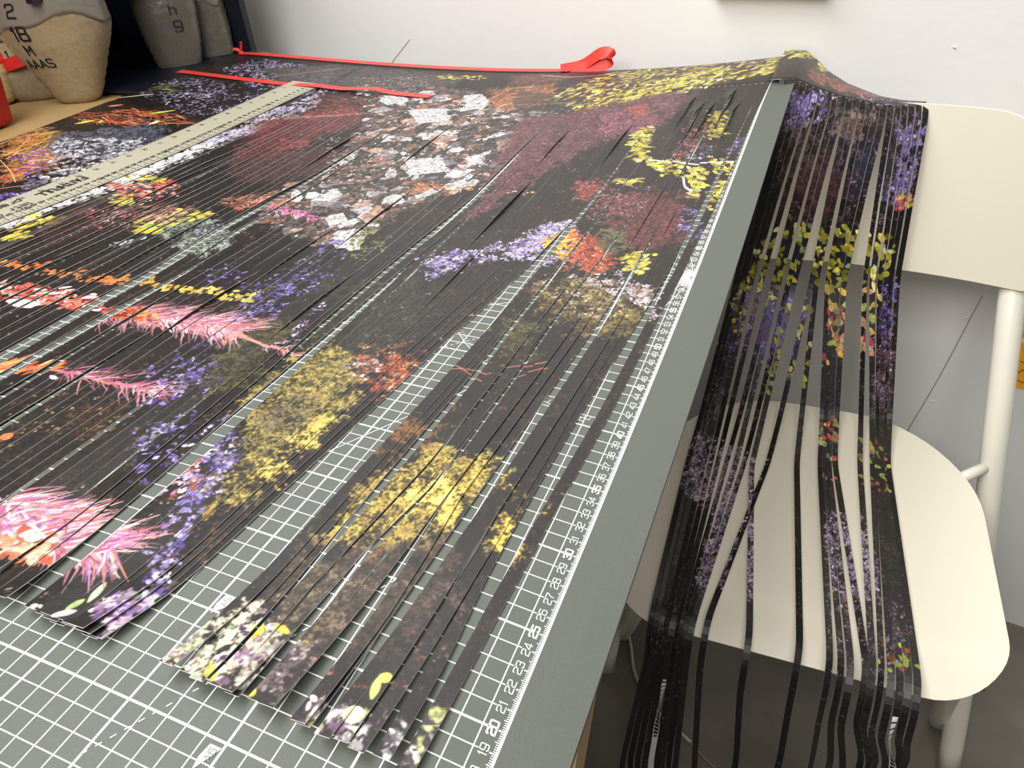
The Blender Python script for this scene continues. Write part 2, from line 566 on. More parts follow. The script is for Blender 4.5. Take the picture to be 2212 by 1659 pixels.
# picture content: painted features in print centimetres (X to the left, Y away from the camera)
FEAT = [
 ('spk',[(90.4,112.9),(88.8,120.9),(71.8,118.5),(62.5,107.1),(68.2,102.4),(79.0,105.5)],6,0.12,0.34,[(178,162,214),(150,130,195),(215,205,232),(128,108,178),(240,236,245)]),
 ('spk',[(96.0,101.6),(92.0,107.9),(80.5,105.0),(82.4,98.5)],4,0.12,0.34,[(178,162,214),(150,130,195),(215,205,232),(128,108,178),(240,236,245)]),
 ('spk',[(95.0,97.3),(76.1,103.9),(70.4,101.9),(73.4,95.7),(78.5,91.7)],2.5,0.12,0.36,[(178,162,214),(150,130,195),(215,205,232),(128,108,178),(240,236,245)]),
 ('hz',[(84.2,114.9),(72.1,121.8),(47.9,119.0),(46.2,112.0),(62.8,107.0),(76.1,108.8)],(72,66,66),0.8),
 ('spk',[(65.5,114.2),(53.3,118.1),(50.1,110.3),(61.3,108.6)],3,0.1,0.3,[(200,180,190),(160,120,110)]),
 ('str',[(70.7,118.9),(80.4,109.7)],0.5,(120,100,90)),
 ('fib',[(96.0,85.3),(88.6,91.5),(79.4,90.8),(75.7,89.4),(84.3,85.0),(91.8,84.0)],260,2.2,0.12,[(170,62,52),(196,84,62),(132,44,44),(210,120,96),(214,110,56),(232,146,80),(190,76,40),(240,190,120)]),
 ('lf',[(96.0,90.8),(94.8,93.9)],0.9,(214,196,90)),
 ('lf',[(93.5,90.3),(91.9,91.9)],0.7,(216,140,120)),
 ('lf',[(96.0,82.6),(95.8,84.9)],0.9,(190,180,60)),
 ('lf',[(92.1,82.6),(90.6,85.0)],0.9,(206,196,80)),
 ('lf',[(85.6,90.1),(82.8,92.8)],0.7,(208,204,84)),
 ('lf',[(82.2,86.4),(82.0,88.5)],0.8,(220,206,160)),
 ('lf',[(86.4,85.6),(86.1,86.9)],0.7,(214,110,104)),
 ('lf',[(89.4,84.3),(89.6,85.4)],0.6,(222,196,60)),
 ('fib',[(96.0,101.8),(91.5,103.9),(87.7,99.0),(92.1,97.3)],26,2.0,0.37,[(150,170,90),(200,214,150),(110,130,60)]),
 ('str',[(94.9,94.1),(91.5,97.5)],0.35,(228,220,208)),
 ('moss',[(96.0,74.6),(96.0,79.5),(91.2,79.3),(83.9,80.2),(83.9,74.7),(81.8,68.3),(82.8,62.5)],[(44,34,22),(120,100,40),(170,120,60)]),
 ('fib',[(96.0,74.6),(96.0,79.5),(91.2,79.3),(86.8,79.0),(84.8,72.5),(82.8,66.5),(83.4,63.0)],170,2.4,1.37,[(214,110,56),(232,146,80),(190,76,40),(240,190,120),(196,96,88),(200,170,110)]),
 ('spk',[(91.3,71.1),(88.5,74.4),(85.6,79.5),(82.2,70.1),(81.4,63.9)],5,0.12,0.4,[(206,96,104),(120,76,170),(232,170,180),(90,60,140)]),
 ('str',[(90.7,69.2),(90.8,71.4),(93.0,76.0)],0.14,(236,176,120)),
 ('str',[(92.5,70.8),(88.5,71.5),(83.7,72.1)],0.14,(236,176,120)),
 ('str',[(89.9,68.6),(85.7,66.5),(82.2,64.2)],0.14,(236,176,120)),
 ('str',[(86.4,69.6),(84.7,71.6),(81.5,73.9)],0.14,(236,176,120)),
 ('str',[(82.1,62.0),(80.8,63.4),(79.6,64.3)],0.14,(236,176,120)),
 ('moss',[(91.5,78.4),(83.5,85.9),(77.2,85.6),(74.8,79.5),(79.3,73.7),(86.4,72.5)],[(26,26,32),(58,60,72),(96,98,112)]),
 ('spk',[(90.4,77.3),(79.7,81.8),(75.1,79.4),(79.3,73.7),(82.7,69.9)],4,0.12,0.5,[(238,236,240),(215,213,222),(190,186,196),(150,148,160)]),
 ('rock',[(79.6,63.7),(81.2,68.5),(80.2,73.3),(77.3,76.9),(75.8,73.3),(77.1,67.5)],90,0.5,1.8,[(238,236,240),(215,213,222),(190,186,196),(150,148,160)]),
 ('spk',[(80.9,61.0),(78.5,62.0),(82.8,66.5),(83.1,68.1),(79.4,65.5),(76.9,59.4),(77.9,58.4)],9,0.12,0.4,[(92,72,160),(120,100,190),(150,135,212),(190,180,230),(75,55,130)]),
 ('moss',[(81.5,64.6),(81.8,66.9),(78.3,65.2),(78.0,62.2)],[(30,30,34),(70,70,80),(110,110,120)]),
 ('rock',[(70.7,78.7),(68.6,85.7),(66.9,84.3),(68.4,69.8),(70.8,58.5),(71.0,52.9),(73.3,54.7),(72.3,63.7)],240,0.5,1.6,[(244,243,245),(228,226,232),(250,249,250)]),
 ('hz',[(70.7,78.7),(68.8,86.0),(67.0,84.6),(68.7,70.1),(71.1,58.7),(71.3,53.0),(73.5,54.8),(72.3,63.7)],(236,234,238),0.9),
 ('spk',[(71.0,84.6),(70.0,93.5),(65.9,105.2),(63.3,101.3),(63.2,95.1),(65.0,88.9),(68.2,82.2)],11,0.12,0.42,[(178,162,214),(150,130,195),(215,205,232),(128,108,178),(240,236,245),(238,236,240),(215,213,222),(190,186,196),(150,148,160)]),
 ('hz',[(69.6,85.8),(68.3,89.1),(66.6,88.0),(67.9,84.6)],(170,168,184),0.8),
 ('spk',[(67.8,92.7),(66.5,95.4),(63.8,96.0),(63.5,91.2),(68.3,89.1)],5,0.1,0.3,[(224,206,140),(190,170,100)]),
 ('hz',[(67.8,92.7),(57.9,101.6),(51.3,95.7),(54.6,89.1),(55.6,82.1),(61.0,75.3),(64.6,86.3)],(92,44,44),0.9),
 ('fib',[(65.9,105.2),(52.1,105.3),(53.1,98.8),(58.9,94.6),(61.4,92.5)],300,1.2,-0.08,[(150,62,58),(176,84,76),(120,46,46)]),
 ('fib',[(60.6,87.1),(54.5,86.8),(54.1,84.0),(58.2,83.8)],60,1.0,0.06,[(170,84,76),(150,66,60)]),
 ('hz',[(62.6,78.1),(52.0,85.2),(47.2,84.2),(47.5,76.3),(56.1,71.7)],(70,44,44),0.8),
 ('spk',[(49.4,89.0),(47.5,82.5),(50.0,82.2),(54.7,88.2)],2,0.1,0.3,[(170,160,170)]),
 ('lf',[(47.2,84.8),(45.9,83.7)],0.8,(140,176,84)),
 ('lf',[(45.5,83.4),(45.1,84.1)],0.8,(150,190,90)),
 ('lf',[(45.2,82.2),(44.1,81.7)],0.8,(136,170,80)),
 ('moss',[(61.9,108.2),(49.9,111.6),(43.3,110.7),(37.2,105.7),(23.8,100.6),(23.4,90.2),(24.5,82.5),(25.6,75.6),(30.5,70.0),(31.4,63.9),(32.1,58.2),(38.0,59.3),(46.0,63.8),(48.2,70.1),(47.0,77.6),(50.1,88.9),(52.5,97.9)],[(26,24,24),(52,46,44),(96,84,78)]),
 ('rock',[(61.9,108.2),(49.9,111.6),(43.3,110.7),(37.2,105.7),(23.8,100.6),(23.4,90.2),(24.5,82.5),(25.6,75.6),(30.5,70.0),(31.4,63.9),(32.1,58.2),(38.0,59.3),(46.0,63.8),(48.2,70.1),(47.0,77.6),(50.1,88.9),(52.5,97.9)],430,0.8,3.6,[(236,232,234),(214,208,208),(172,166,172),(120,116,122),(160,124,108),(196,160,140),(140,100,84)]),
 ('fib',[(61.9,108.2),(49.9,111.6),(43.3,110.7),(37.2,105.7),(23.8,100.6),(23.4,90.2),(24.5,82.5),(25.6,75.6),(30.5,70.0),(31.4,63.9),(32.1,58.2),(38.0,59.3),(46.0,63.8),(48.2,70.1),(47.0,77.6),(50.1,88.9),(52.5,97.9)],200,1.2,0.66,[(176,120,90),(150,96,70),(110,84,70)]),
 ('spk',[(61.9,108.2),(49.9,111.6),(43.3,110.7),(37.2,105.7),(23.8,100.6),(23.4,90.2),(24.5,82.5),(25.6,75.6),(30.5,70.0),(31.4,63.9),(32.1,58.2),(38.0,59.3),(46.0,63.8),(48.2,70.1),(47.0,77.6),(50.1,88.9),(52.5,97.9)],1.0,0.1,0.4,[(236,232,234),(214,208,208),(172,166,172),(120,116,122),(160,124,108),(196,160,140),(140,100,84)]),
 ('rock1',[(42.5,107.3),(40.1,108.6),(37.1,104.8),(36.8,101.0),(39.4,101.4)],(214,211,213)),
 ('rock1',[(27.2,93.9),(25.1,96.6),(22.5,91.8),(23.6,87.4),(25.6,88.4)],(214,211,213)),
 ('rock1',[(48.0,100.4),(42.7,101.6),(39.4,97.1),(43.4,94.6)],(214,211,213)),
 ('rock1',[(41.8,91.5),(36.7,92.6),(34.8,89.3),(39.1,88.3)],(214,211,213)),
 ('rock1',[(54.8,107.3),(50.3,105.5),(50.0,102.7),(54.6,103.4)],(214,211,213)),
 ('rock1',[(38.1,82.0),(34.6,83.8),(31.2,79.3),(35.4,77.1)],(214,211,213)),
 ('rock1',[(31.3,83.2),(29.6,84.8),(27.8,81.5),(29.6,80.8)],(214,211,213)),
 ('rock1',[(35.4,61.7),(32.3,62.8),(30.3,58.3),(33.1,58.3)],(214,211,213)),
 ('rock1',[(35.3,65.9),(35.0,68.2),(33.0,66.3),(32.8,63.7)],(214,211,213)),
 ('rock1',[(35.0,71.0),(33.0,72.6),(32.2,70.1),(34.1,68.6)],(214,211,213)),
 ('rock1',[(43.0,70.6),(42.0,72.8),(40.2,71.0),(41.2,68.8)],(214,211,213)),
 ('rock1',[(30.0,75.5),(27.9,77.0),(27.2,74.5),(29.0,73.6)],(214,211,213)),
 ('rock1',[(34.8,66.0),(34.4,69.2),(32.3,66.4),(33.0,63.9)],(176,140,124)),
 ('rock1',[(29.4,88.6),(27.7,90.3),(26.4,86.4),(28.1,85.6)],(176,140,124)),
 ('rock1',[(39.0,89.9),(35.5,91.0),(36.1,88.1),(38.3,88.0)],(176,140,124)),
 ('spk',[(33.8,62.6),(31.8,66.4),(28.1,59.2),(30.1,56.8)],3,0.15,0.5,[(120,124,70),(90,96,50)]),
 ('hz',[(39.7,111.1),(30.7,114.4),(27.7,103.9),(32.5,100.6),(37.0,104.8)],(128,76,50),0.9),
 ('fib',[(39.7,111.1),(30.7,114.4),(27.7,103.9),(32.5,100.6),(37.0,104.8)],200,2.6,1.2,[(200,130,84),(230,178,130),(160,90,56)]),
 ('hz',[(39.4,121.6),(29.6,119.6),(30.9,115.0),(38.0,112.4)],(110,66,56),0.8),
 ('lvs',[(52.3,118.6),(44.7,119.0),(42.4,117.3),(50.8,116.4)],50,0.9,0.45,0.56,[(226,208,84),(205,188,60),(238,226,128),(176,166,50),(150,140,40)]),
 ('hz',[(28.9,105.4),(27.2,114.6),(23.6,121.3),(17.0,124.4),(6.1,124.4),(-1.9,121.2),(-3.0,115.6),(1.4,112.2),(7.0,107.9),(13.2,103.7),(18.7,101.5),(22.7,100.5)],(72,44,42),0.9),
 ('lvs',[(28.9,105.4),(27.2,114.6),(23.6,121.3),(17.0,124.4),(6.1,124.4),(-1.9,121.2),(-3.0,115.6),(1.4,112.2),(7.0,107.9),(13.2,103.7),(18.7,101.5),(22.7,100.5)],620,1.5,0.5,1.04,[(226,208,84),(205,188,60),(238,226,128),(176,166,50),(150,140,40),(226,208,84),(205,188,60),(238,226,128),(176,166,50),(150,140,40),(246,240,170)]),
 ('lvs',[(22.7,100.5),(15.9,109.9),(7.5,118.2),(6.8,113.3),(13.5,105.0),(20.2,98.4)],120,1.8,0.5,1.07,[(226,208,84),(205,188,60),(238,226,128),(176,166,50),(150,140,40)]),
 ('lvs',[(24.6,112.9),(22.1,111.2),(20.6,103.2),(21.5,103.9)],16,1.3,0.6,1.38,[(226,208,84),(205,188,60),(238,226,128),(176,166,50),(150,140,40)]),
 ('str',[(34.9,119.9),(29.2,118.5),(23.1,119.7)],0.3,(190,170,180)),
 ('hz',[(29.5,98.1),(22.0,100.4),(13.8,106.1),(8.6,105.5),(9.8,93.6),(14.1,89.5),(17.3,85.6),(20.5,76.3),(21.6,69.0),(23.5,65.4),(25.1,75.9),(27.6,85.6)],(78,46,52),0.95),
 ('spk',[(29.5,98.1),(22.0,100.4),(13.8,106.1),(8.6,105.5),(9.8,93.6),(14.1,89.5),(17.3,85.6),(20.5,76.3),(21.6,69.0),(23.5,65.4),(25.1,75.9),(27.6,85.6)],12,0.06,0.2,[(116,62,72),(140,78,90),(90,46,54),(160,98,112),(178,130,150)]),
 ('spk',[(19.5,98.3),(12.8,101.9),(10.4,101.5),(11.7,92.6),(16.5,89.9)],20,0.06,0.24,[(116,62,72),(140,78,90),(90,46,54),(160,98,112),(178,130,150),(196,110,140),(170,90,120)]),
 ('spk',[(16.6,100.7),(14.0,102.2),(12.9,97.5),(14.8,96.1)],24,0.08,0.22,[(170,62,52),(196,84,62),(132,44,44),(210,120,96)]),
 ('hz',[(37.3,112.4),(23.3,104.5),(23.3,100.5),(31.2,99.1)],(40,36,38),0.6),
 ('lvs',[(13.0,91.2),(11.3,93.8),(10.3,86.8),(9.2,82.6),(10.7,82.6),(12.4,86.6)],130,0.9,0.5,0.75,[(226,208,84),(205,188,60),(238,226,128),(176,166,50),(150,140,40),(222,222,120)]),
 ('hz',[(11.0,91.0),(8.5,95.0),(6.7,89.3),(8.5,83.5)],(34,28,26),0.8),
 ('lvs',[(9.3,82.9),(5.4,82.6),(5.0,78.8),(7.5,79.3)],60,0.9,0.5,-0.55,[(226,208,84),(205,188,60),(238,226,128),(176,166,50),(150,140,40),(210,208,110)]),
 ('lvs',[(5.2,81.7),(2.9,80.6),(2.5,75.3),(3.0,72.3),(3.8,77.3)],60,1.0,0.55,-0.82,[(226,208,84),(205,188,60),(238,226,128),(176,166,50),(150,140,40),(216,220,140)]),
 ('lvs',[(5.3,96.3),(3.3,94.8),(2.7,88.9),(3.7,86.5),(4.2,90.4)],70,0.9,0.5,-0.68,[(170,156,60),(196,182,80),(130,120,50)]),
 ('lvs',[(3.2,83.4),(0.3,82.8),(-0.1,79.0),(2.0,79.7)],40,0.9,0.5,-0.57,[(226,208,84),(205,188,60),(238,226,128),(176,166,50),(150,140,40),(216,220,140)]),
 ('lvs',[(1.5,77.9),(0.3,78.0),(0.5,73.5),(1.0,71.6)],30,0.9,0.5,1.09,[(226,208,84),(205,188,60),(238,226,128),(176,166,50),(150,140,40)]),
 ('str',[(9.4,82.9),(7.3,82.6),(4.3,82.0),(0.2,82.4)],0.35,(206,204,212)),
 ('str',[(4.8,78.8),(4.2,76.7),(3.3,75.2)],0.25,(196,196,206)),
 ('spk',[(7.3,92.1),(5.0,93.3),(4.2,86.5),(5.4,82.9),(7.1,81.7)],9,0.08,0.28,[(190,90,60),(216,130,80),(160,80,90),(140,100,150)]),
 ('hz',[(9.0,106.0),(-0.9,106.8),(-0.3,95.4),(3.9,96.1)],(34,30,30),0.8),
 ('spk',[(1.2,88.8),(0.5,88.8),(0.6,84.5),(1.6,85.2)],12,0.1,0.3,[(92,72,160),(120,100,190),(150,135,212),(190,180,230),(75,55,130)]),
 ('spk',[(5.4,85.3),(3.2,86.4),(3.6,83.4),(5.4,82.9)],10,0.1,0.3,[(178,162,214),(150,130,195),(215,205,232),(128,108,178),(240,236,245)]),
 ('lvs',[(11.6,77.7),(8.9,78.3),(8.8,77.0),(11.1,76.6)],26,0.9,0.45,0.3,[(205,186,90),(170,156,70)]),
 ('hz',[(15.7,77.2),(11.6,78.6),(11.9,74.5),(14.5,72.1)],(120,50,46),0.9),
 ('spk',[(15.7,77.2),(11.6,78.6),(11.9,74.5),(14.8,71.5)],12,0.06,0.2,[(170,62,52),(196,84,62),(132,44,44),(210,120,96),(116,62,72),(140,78,90),(90,46,54),(160,98,112),(178,130,150)]),
 ('hz',[(10.8,75.7),(3.8,75.2),(2.3,66.0),(4.6,62.1),(8.0,64.0),(10.1,68.4)],(84,42,44),0.9),
 ('spk',[(12.2,75.6),(7.0,77.1),(7.0,69.8),(11.8,68.1)],14,0.06,0.22,[(116,62,72),(140,78,90),(90,46,54),(160,98,112),(178,130,150),(210,160,176)]),
 ('spk',[(4.3,69.2),(3.8,74.1),(2.5,65.9),(4.3,62.6)],8,0.06,0.2,[(130,60,54),(160,80,70)]),
 ('spk',[(2.9,72.3),(1.5,71.0),(2.0,66.5),(2.9,68.1)],26,0.08,0.26,[(92,72,160),(120,100,190),(150,135,212),(190,180,230),(75,55,130)]),
 ('spk',[(1.3,67.9),(0.8,70.7),(0.5,66.8),(1.0,65.4)],22,0.08,0.26,[(92,72,160),(120,100,190),(150,135,212),(190,180,230),(75,55,130)]),
 ('spk',[(15.0,66.7),(13.0,68.2),(11.3,64.1),(11.3,60.2),(14.5,59.5),(17.7,58.8),(20.9,54.4),(22.8,56.8),(20.6,60.2),(17.1,62.8)],13,0.1,0.32,[(178,162,214),(150,130,195),(215,205,232),(128,108,178),(240,236,245)]),
 ('spk',[(15.4,66.6),(12.9,68.0),(11.2,63.4),(11.7,58.8),(15.1,59.9)],18,0.1,0.3,[(178,162,214),(150,130,195),(215,205,232),(128,108,178),(240,236,245)]),
 ('spk',[(24.1,58.0),(20.8,60.6),(18.4,54.7),(20.3,53.3)],4,0.12,0.36,[(92,72,160),(120,100,190),(150,135,212),(190,180,230),(75,55,130),(178,162,214),(150,130,195),(215,205,232),(128,108,178),(240,236,245)]),
 ('lvs',[(14.2,63.6),(11.9,65.7),(10.0,62.7),(11.0,60.6),(13.0,61.6)],150,0.7,0.4,0.63,[(240,190,70),(250,214,100),(226,150,60)]),
 ('hz',[(12.1,66.1),(9.0,64.7),(6.4,60.5),(7.5,58.4),(10.5,59.6)],(150,56,38),0.95),
 ('spk',[(12.1,66.1),(9.0,64.7),(6.4,60.5),(7.5,58.4),(10.5,59.6)],12,0.08,0.3,[(214,110,56),(232,146,80),(190,76,40),(240,190,120),(170,62,52),(196,84,62),(132,44,44),(210,120,96)]),
 ('moss',[(10.0,66.5),(7.5,66.9),(6.3,62.6),(8.0,61.4)],[(40,36,26),(74,72,44),(100,96,60)]),
 ('lvs',[(6.1,61.8),(5.5,62.9),(4.3,61.8),(4.0,59.7),(5.2,59.4)],110,0.7,0.4,0.63,[(226,208,84),(205,188,60),(238,226,128),(176,166,50),(150,140,40)]),
 ('moss',[(12.0,56.3),(7.1,58.3),(2.1,56.6),(2.2,52.5),(3.2,49.6),(6.7,49.7),(10.8,51.9)],[(30,24,20),(66,54,34),(120,104,52)]),
 ('spk',[(9.7,57.7),(6.2,59.2),(2.0,56.7),(1.4,53.4),(5.1,55.4)],16,0.08,0.26,[(224,206,226),(196,176,216),(238,232,240),(190,150,170)]),
 ('spk',[(12.4,56.2),(7.3,59.1),(2.7,53.0),(6.8,51.0)],5,0.08,0.24,[(220,200,210),(170,150,90),(190,170,120)]),
 ('moss',[(13.0,49.1),(10.9,51.2),(8.4,46.6),(10.7,45.2)],[(26,22,18),(54,50,28),(84,80,40)]),
 ('row',[(33.1,75.0),(29.5,74.5),(25.0,74.4),(19.0,73.8)],46,0.5,(206,130,76),(226,176,110)),
 ('fib',[(34.7,75.8),(27.5,75.1),(27.7,73.1),(32.6,73.9)],30,1.6,-0.12,[(200,126,84),(150,90,60)]),
 ('str',[(16.0,42.3),(13.9,42.8)],0.1,(190,110,90)),
 ('str',[(15.7,40.9),(12.3,42.6),(10.3,42.7)],0.1,(190,110,90)),
 ('str',[(13.0,42.8),(10.6,41.8)],0.1,(190,110,90)),
 ('str',[(9.7,43.7),(7.4,45.1)],0.1,(190,110,90)),
 ('str',[(7.8,44.8),(7.2,45.3)],0.1,(190,110,90)),
 ('str',[(8.5,43.2),(7.0,44.7)],0.1,(190,110,90)),
 ('moss',[(29.4,51.1),(22.3,54.6),(16.8,47.9),(18.5,40.6),(25.0,41.2)],[(24,21,19),(34,32,26),(50,48,36)]),
 ('spk',[(30.1,56.8),(14.5,56.5),(13.4,44.9),(21.8,43.5)],0.8,0.06,0.2,[(150,140,130),(110,100,80)]),
 ('moss',[(24.6,34.2),(25.1,39.1),(24.3,42.4),(20.8,42.5),(17.7,39.0),(17.3,35.0),(17.6,31.0),(17.6,27.5),(17.7,23.9),(17.9,23.1),(19.8,26.9),(22.1,30.5)],[(44,38,24),(108,96,50),(170,152,78)]),
 ('moss',[(18.9,28.9),(18.7,32.2),(18.4,34.9),(17.6,34.6),(17.6,30.7),(17.5,27.1),(18.1,26.3)],[(96,80,32),(186,160,70),(226,200,104)]),
 ('hz',[(23.0,34.3),(21.7,36.5),(19.6,34.5),(20.0,31.3)],(66,58,58),0.55),
 ('hz',[(20.5,41.9),(18.2,44.1),(15.3,41.7),(15.5,38.0),(17.7,38.7)],(128,56,34),0.85),
 ('spk',[(20.5,41.9),(18.2,44.1),(15.3,41.7),(15.5,38.0),(17.7,38.7)],8,0.08,0.3,[(170,62,52),(196,84,62),(132,44,44),(210,120,96),(214,110,56),(232,146,80),(190,76,40),(240,190,120),(220,214,206)]),
 ('spk',[(20.4,40.6),(18.8,42.4),(17.6,39.7),(19.1,39.2)],9,0.1,0.35,[(220,214,210),(180,176,176),(40,36,34)]),
 ('hz',[(18.8,22.7),(17.4,25.4),(16.6,22.9),(17.5,20.9)],(70,46,22),0.8),
 ('hz',[(18.1,23.0),(17.4,24.0),(16.8,22.2),(17.7,20.9)],(110,56,26),0.6),
 ('moss',[(11.6,33.3),(10.4,35.1),(6.2,34.5),(5.8,32.6),(6.3,29.7),(7.5,27.1),(10.0,25.8),(12.6,25.6),(12.5,29.5)],[(60,48,24),(136,116,50),(190,168,80)]),
 ('moss',[(11.0,31.6),(10.1,32.6),(8.0,31.7),(6.3,30.1),(6.3,28.7),(8.2,29.6),(9.9,30.0)],[(150,120,46),(226,194,80),(246,226,128)]),
 ('moss',[(12.2,25.4),(11.9,27.7),(10.8,27.7),(11.2,25.5)],[(100,84,36),(180,156,66),(214,190,90)]),
 ('moss',[(4.8,28.0),(5.2,31.7),(4.0,32.6),(3.3,30.3),(3.2,27.9),(4.3,27.4)],[(150,120,46),(220,186,70),(236,206,96)]),
 ('moss',[(14.0,36.5),(12.8,38.0),(11.2,35.6),(12.1,32.5),(12.8,30.5)],[(30,24,18),(70,52,30),(120,80,44)]),
 ('hz',[(13.3,24.6),(9.7,25.8),(6.1,29.1),(4.6,26.4),(5.1,22.0),(8.4,19.5),(12.6,20.6)],(64,50,38),0.7),
 ('moss',[(12.2,22.2),(10.8,24.0),(8.3,23.3),(9.1,20.7),(11.0,19.9)],[(40,32,24),(76,62,46),(112,98,74)]),
 ('spk',[(11.2,25.5),(9.2,26.3),(9.2,25.0),(11.1,24.5)],10,0.08,0.22,[(120,58,60),(96,48,50),(90,70,50)]),
 ('hz',[(6.6,25.9),(5.2,27.8),(4.2,25.4),(5.3,23.8)],(72,58,66),0.6),
 ('moss',[(14.5,16.6),(14.3,18.2),(13.8,20.1),(11.8,20.6),(11.2,18.7),(10.1,20.0),(10.2,18.7),(10.6,16.6),(11.6,16.5)],[(70,58,60),(176,170,140),(226,222,200)]),
 ('spk',[(14.5,16.6),(14.3,18.2),(13.8,20.1),(11.8,20.6),(11.2,18.7),(10.1,20.0),(10.2,18.7),(10.6,16.6),(11.6,16.5)],8,0.12,0.45,[(214,206,196),(190,200,150),(150,120,140),(90,60,90),(232,232,214)]),
 ('lf',[(13.1,19.5),(13.0,20.4)],0.42,(214,226,170)),
 ('lf',[(12.9,18.0),(12.8,19.5)],0.42,(206,222,170)),
 ('lf',[(11.9,19.2),(11.9,20.1)],0.6,(210,186,50)),
 ('lf',[(11.0,20.0),(10.9,20.4)],0.8,(214,190,60)),
 ('lf',[(9.6,19.7),(9.7,20.2)],0.5,(206,186,70)),
 ('lf',[(10.3,16.7),(10.1,17.2)],0.6,(210,190,70)),
 ('lf',[(12.4,16.8),(12.0,17.2)],1.0,(180,186,80)),
 ('hz',[(10.4,18.6),(9.8,19.9),(8.9,20.3),(8.5,18.0),(9.0,16.7),(9.8,16.8)],(60,48,52),0.9),
 ('spk',[(10.4,18.6),(9.8,19.9),(8.9,20.3),(8.5,18.0),(9.0,16.7),(9.8,16.8)],5,0.1,0.3,[(120,100,110),(170,160,160)]),
 ('hz',[(7.9,16.7),(8.0,19.7),(7.4,19.7),(7.2,17.2)],(62,48,60),0.85),
 ('moss',[(7.7,16.4),(7.4,17.7),(6.5,17.6),(5.7,18.5),(4.7,18.3),(4.9,17.4),(5.0,16.5),(5.9,16.4)],[(60,46,50),(150,140,130),(222,218,210)]),
 ('spk',[(7.7,16.4),(7.4,17.7),(6.5,17.6),(5.7,18.5),(4.7,18.3),(4.9,17.4),(5.0,16.5),(5.9,16.4)],9,0.12,0.5,[(226,222,220),(180,190,130),(110,80,110),(70,50,60)]),
 ('hz',[(7.5,19.2),(6.5,20.3),(5.0,19.6),(5.6,18.6),(6.7,18.3)],(112,50,30),0.9),
 ('lf',[(5.5,18.7),(5.8,19.9)],0.45,(206,214,110)),
 ('lf',[(5.5,19.6),(5.5,20.2)],0.7,(190,206,90)),
 ('lf',[(5.7,17.4),(5.9,18.3)],1.0,(210,224,180)),
 ('hz',[(4.2,19.0),(3.9,19.6),(3.5,18.0),(3.6,17.0)],(64,44,52),0.8),
 ('rock',[(3.0,18.5),(3.0,20.0),(2.7,19.2),(2.8,17.1),(3.3,16.9)],40,0.4,1.0,[(224,232,150),(190,204,60),(240,240,226),(150,160,120),(60,44,60)]),
 ('rock',[(4.0,17.8),(3.6,18.2),(3.2,17.0),(3.8,16.7)],26,0.4,0.9,[(214,208,214),(150,140,150),(90,76,90)]),
 ('spk',[(35.2,47.4),(34.5,55.8),(33.8,62.6),(29.6,52.9),(28.2,43.1),(30.2,39.3),(29.0,35.0),(30.3,32.5),(34.1,33.8),(33.7,39.3)],3.0,0.1,0.34,[(92,72,160),(120,100,190),(150,135,212),(190,180,230),(75,55,130)]),
 ('spk',[(33.9,48.2),(34.4,52.8),(29.9,49.2),(28.9,42.9),(30.4,39.5),(32.9,40.3)],3.6,0.1,0.32,[(92,72,160),(120,100,190),(150,135,212),(190,180,230),(75,55,130)]),
 ('spk',[(42.7,50.9),(40.0,54.7),(35.1,47.9),(38.1,46.3)],2.4,0.1,0.34,[(92,72,160),(120,100,190),(150,135,212),(190,180,230),(75,55,130)]),
 ('spk',[(27.4,43.3),(27.8,48.9),(26.3,46.0),(25.9,40.2)],8,0.1,0.34,[(178,162,214),(150,130,195),(215,205,232),(128,108,178),(240,236,245),(190,120,100)]),
 ('spk',[(32.5,31.8),(31.0,37.3),(29.1,39.9),(27.3,35.8),(29.0,32.4)],4,0.12,0.42,[(92,72,160),(120,100,190),(150,135,212),(190,180,230),(75,55,130)]),
 ('spk',[(24.7,29.3),(23.8,33.5),(20.8,29.1),(19.5,24.4),(17.9,21.2),(17.3,18.5),(17.7,18.4),(19.9,22.3)],11,0.1,0.36,[(178,162,214),(150,130,195),(215,205,232),(128,108,178),(240,236,245),(92,72,160),(120,100,190),(150,135,212),(190,180,230),(75,55,130)]),
 ('spk',[(28.9,29.1),(26.8,32.5),(23.7,29.0),(24.3,25.2)],4,0.12,0.4,[(92,72,160),(120,100,190),(150,135,212),(190,180,230),(75,55,130)]),
 ('spk',[(24.1,27.9),(23.8,29.9),(21.3,26.3),(21.7,24.6)],6,0.12,0.4,[(206,140,140),(150,70,50),(200,180,210)]),
 ('hz',[(35.5,30.3),(33.4,32.7),(29.9,29.3),(31.6,27.3)],(66,36,22),0.7),
 ('hz',[(41.4,29.8),(35.4,32.2),(28.0,29.0),(22.8,20.5),(24.9,16.9)],(34,24,16),0.5),
 ('spk',[(43.8,31.6),(31.1,32.9),(27.6,28.6),(34.5,24.4)],1.6,0.08,0.26,[(120,100,60),(90,70,40),(160,140,100)]),
 ('moss',[(32.8,43.4),(28.1,45.5),(24.8,36.6),(27.4,34.0)],[(24,22,18),(44,40,24),(80,74,34)]),
 ('lf',[(20.0,17.8),(20.3,19.2)],0.42,(206,216,180)),
 ('lf',[(20.6,17.1),(20.3,18.0)],0.42,(160,180,110)),
 ('lf',[(20.9,16.6),(20.0,17.3)],0.42,(214,220,200)),
 ('lf',[(22.4,16.6),(22.2,17.0)],0.42,(214,214,190)),
 ('lf',[(22.0,16.8),(21.9,17.0)],0.42,(206,210,180)),
 ('spk',[(19.9,17.0),(19.2,18.8),(17.5,18.8),(17.7,16.8)],12,0.15,0.55,[(206,190,206),(220,206,200),(150,110,150),(214,220,200),(110,80,130)]),
 ('spk',[(18.8,18.3),(17.9,18.9),(17.5,18.0),(18.3,17.6)],16,0.15,0.5,[(186,140,190),(206,170,206),(150,120,190)]),
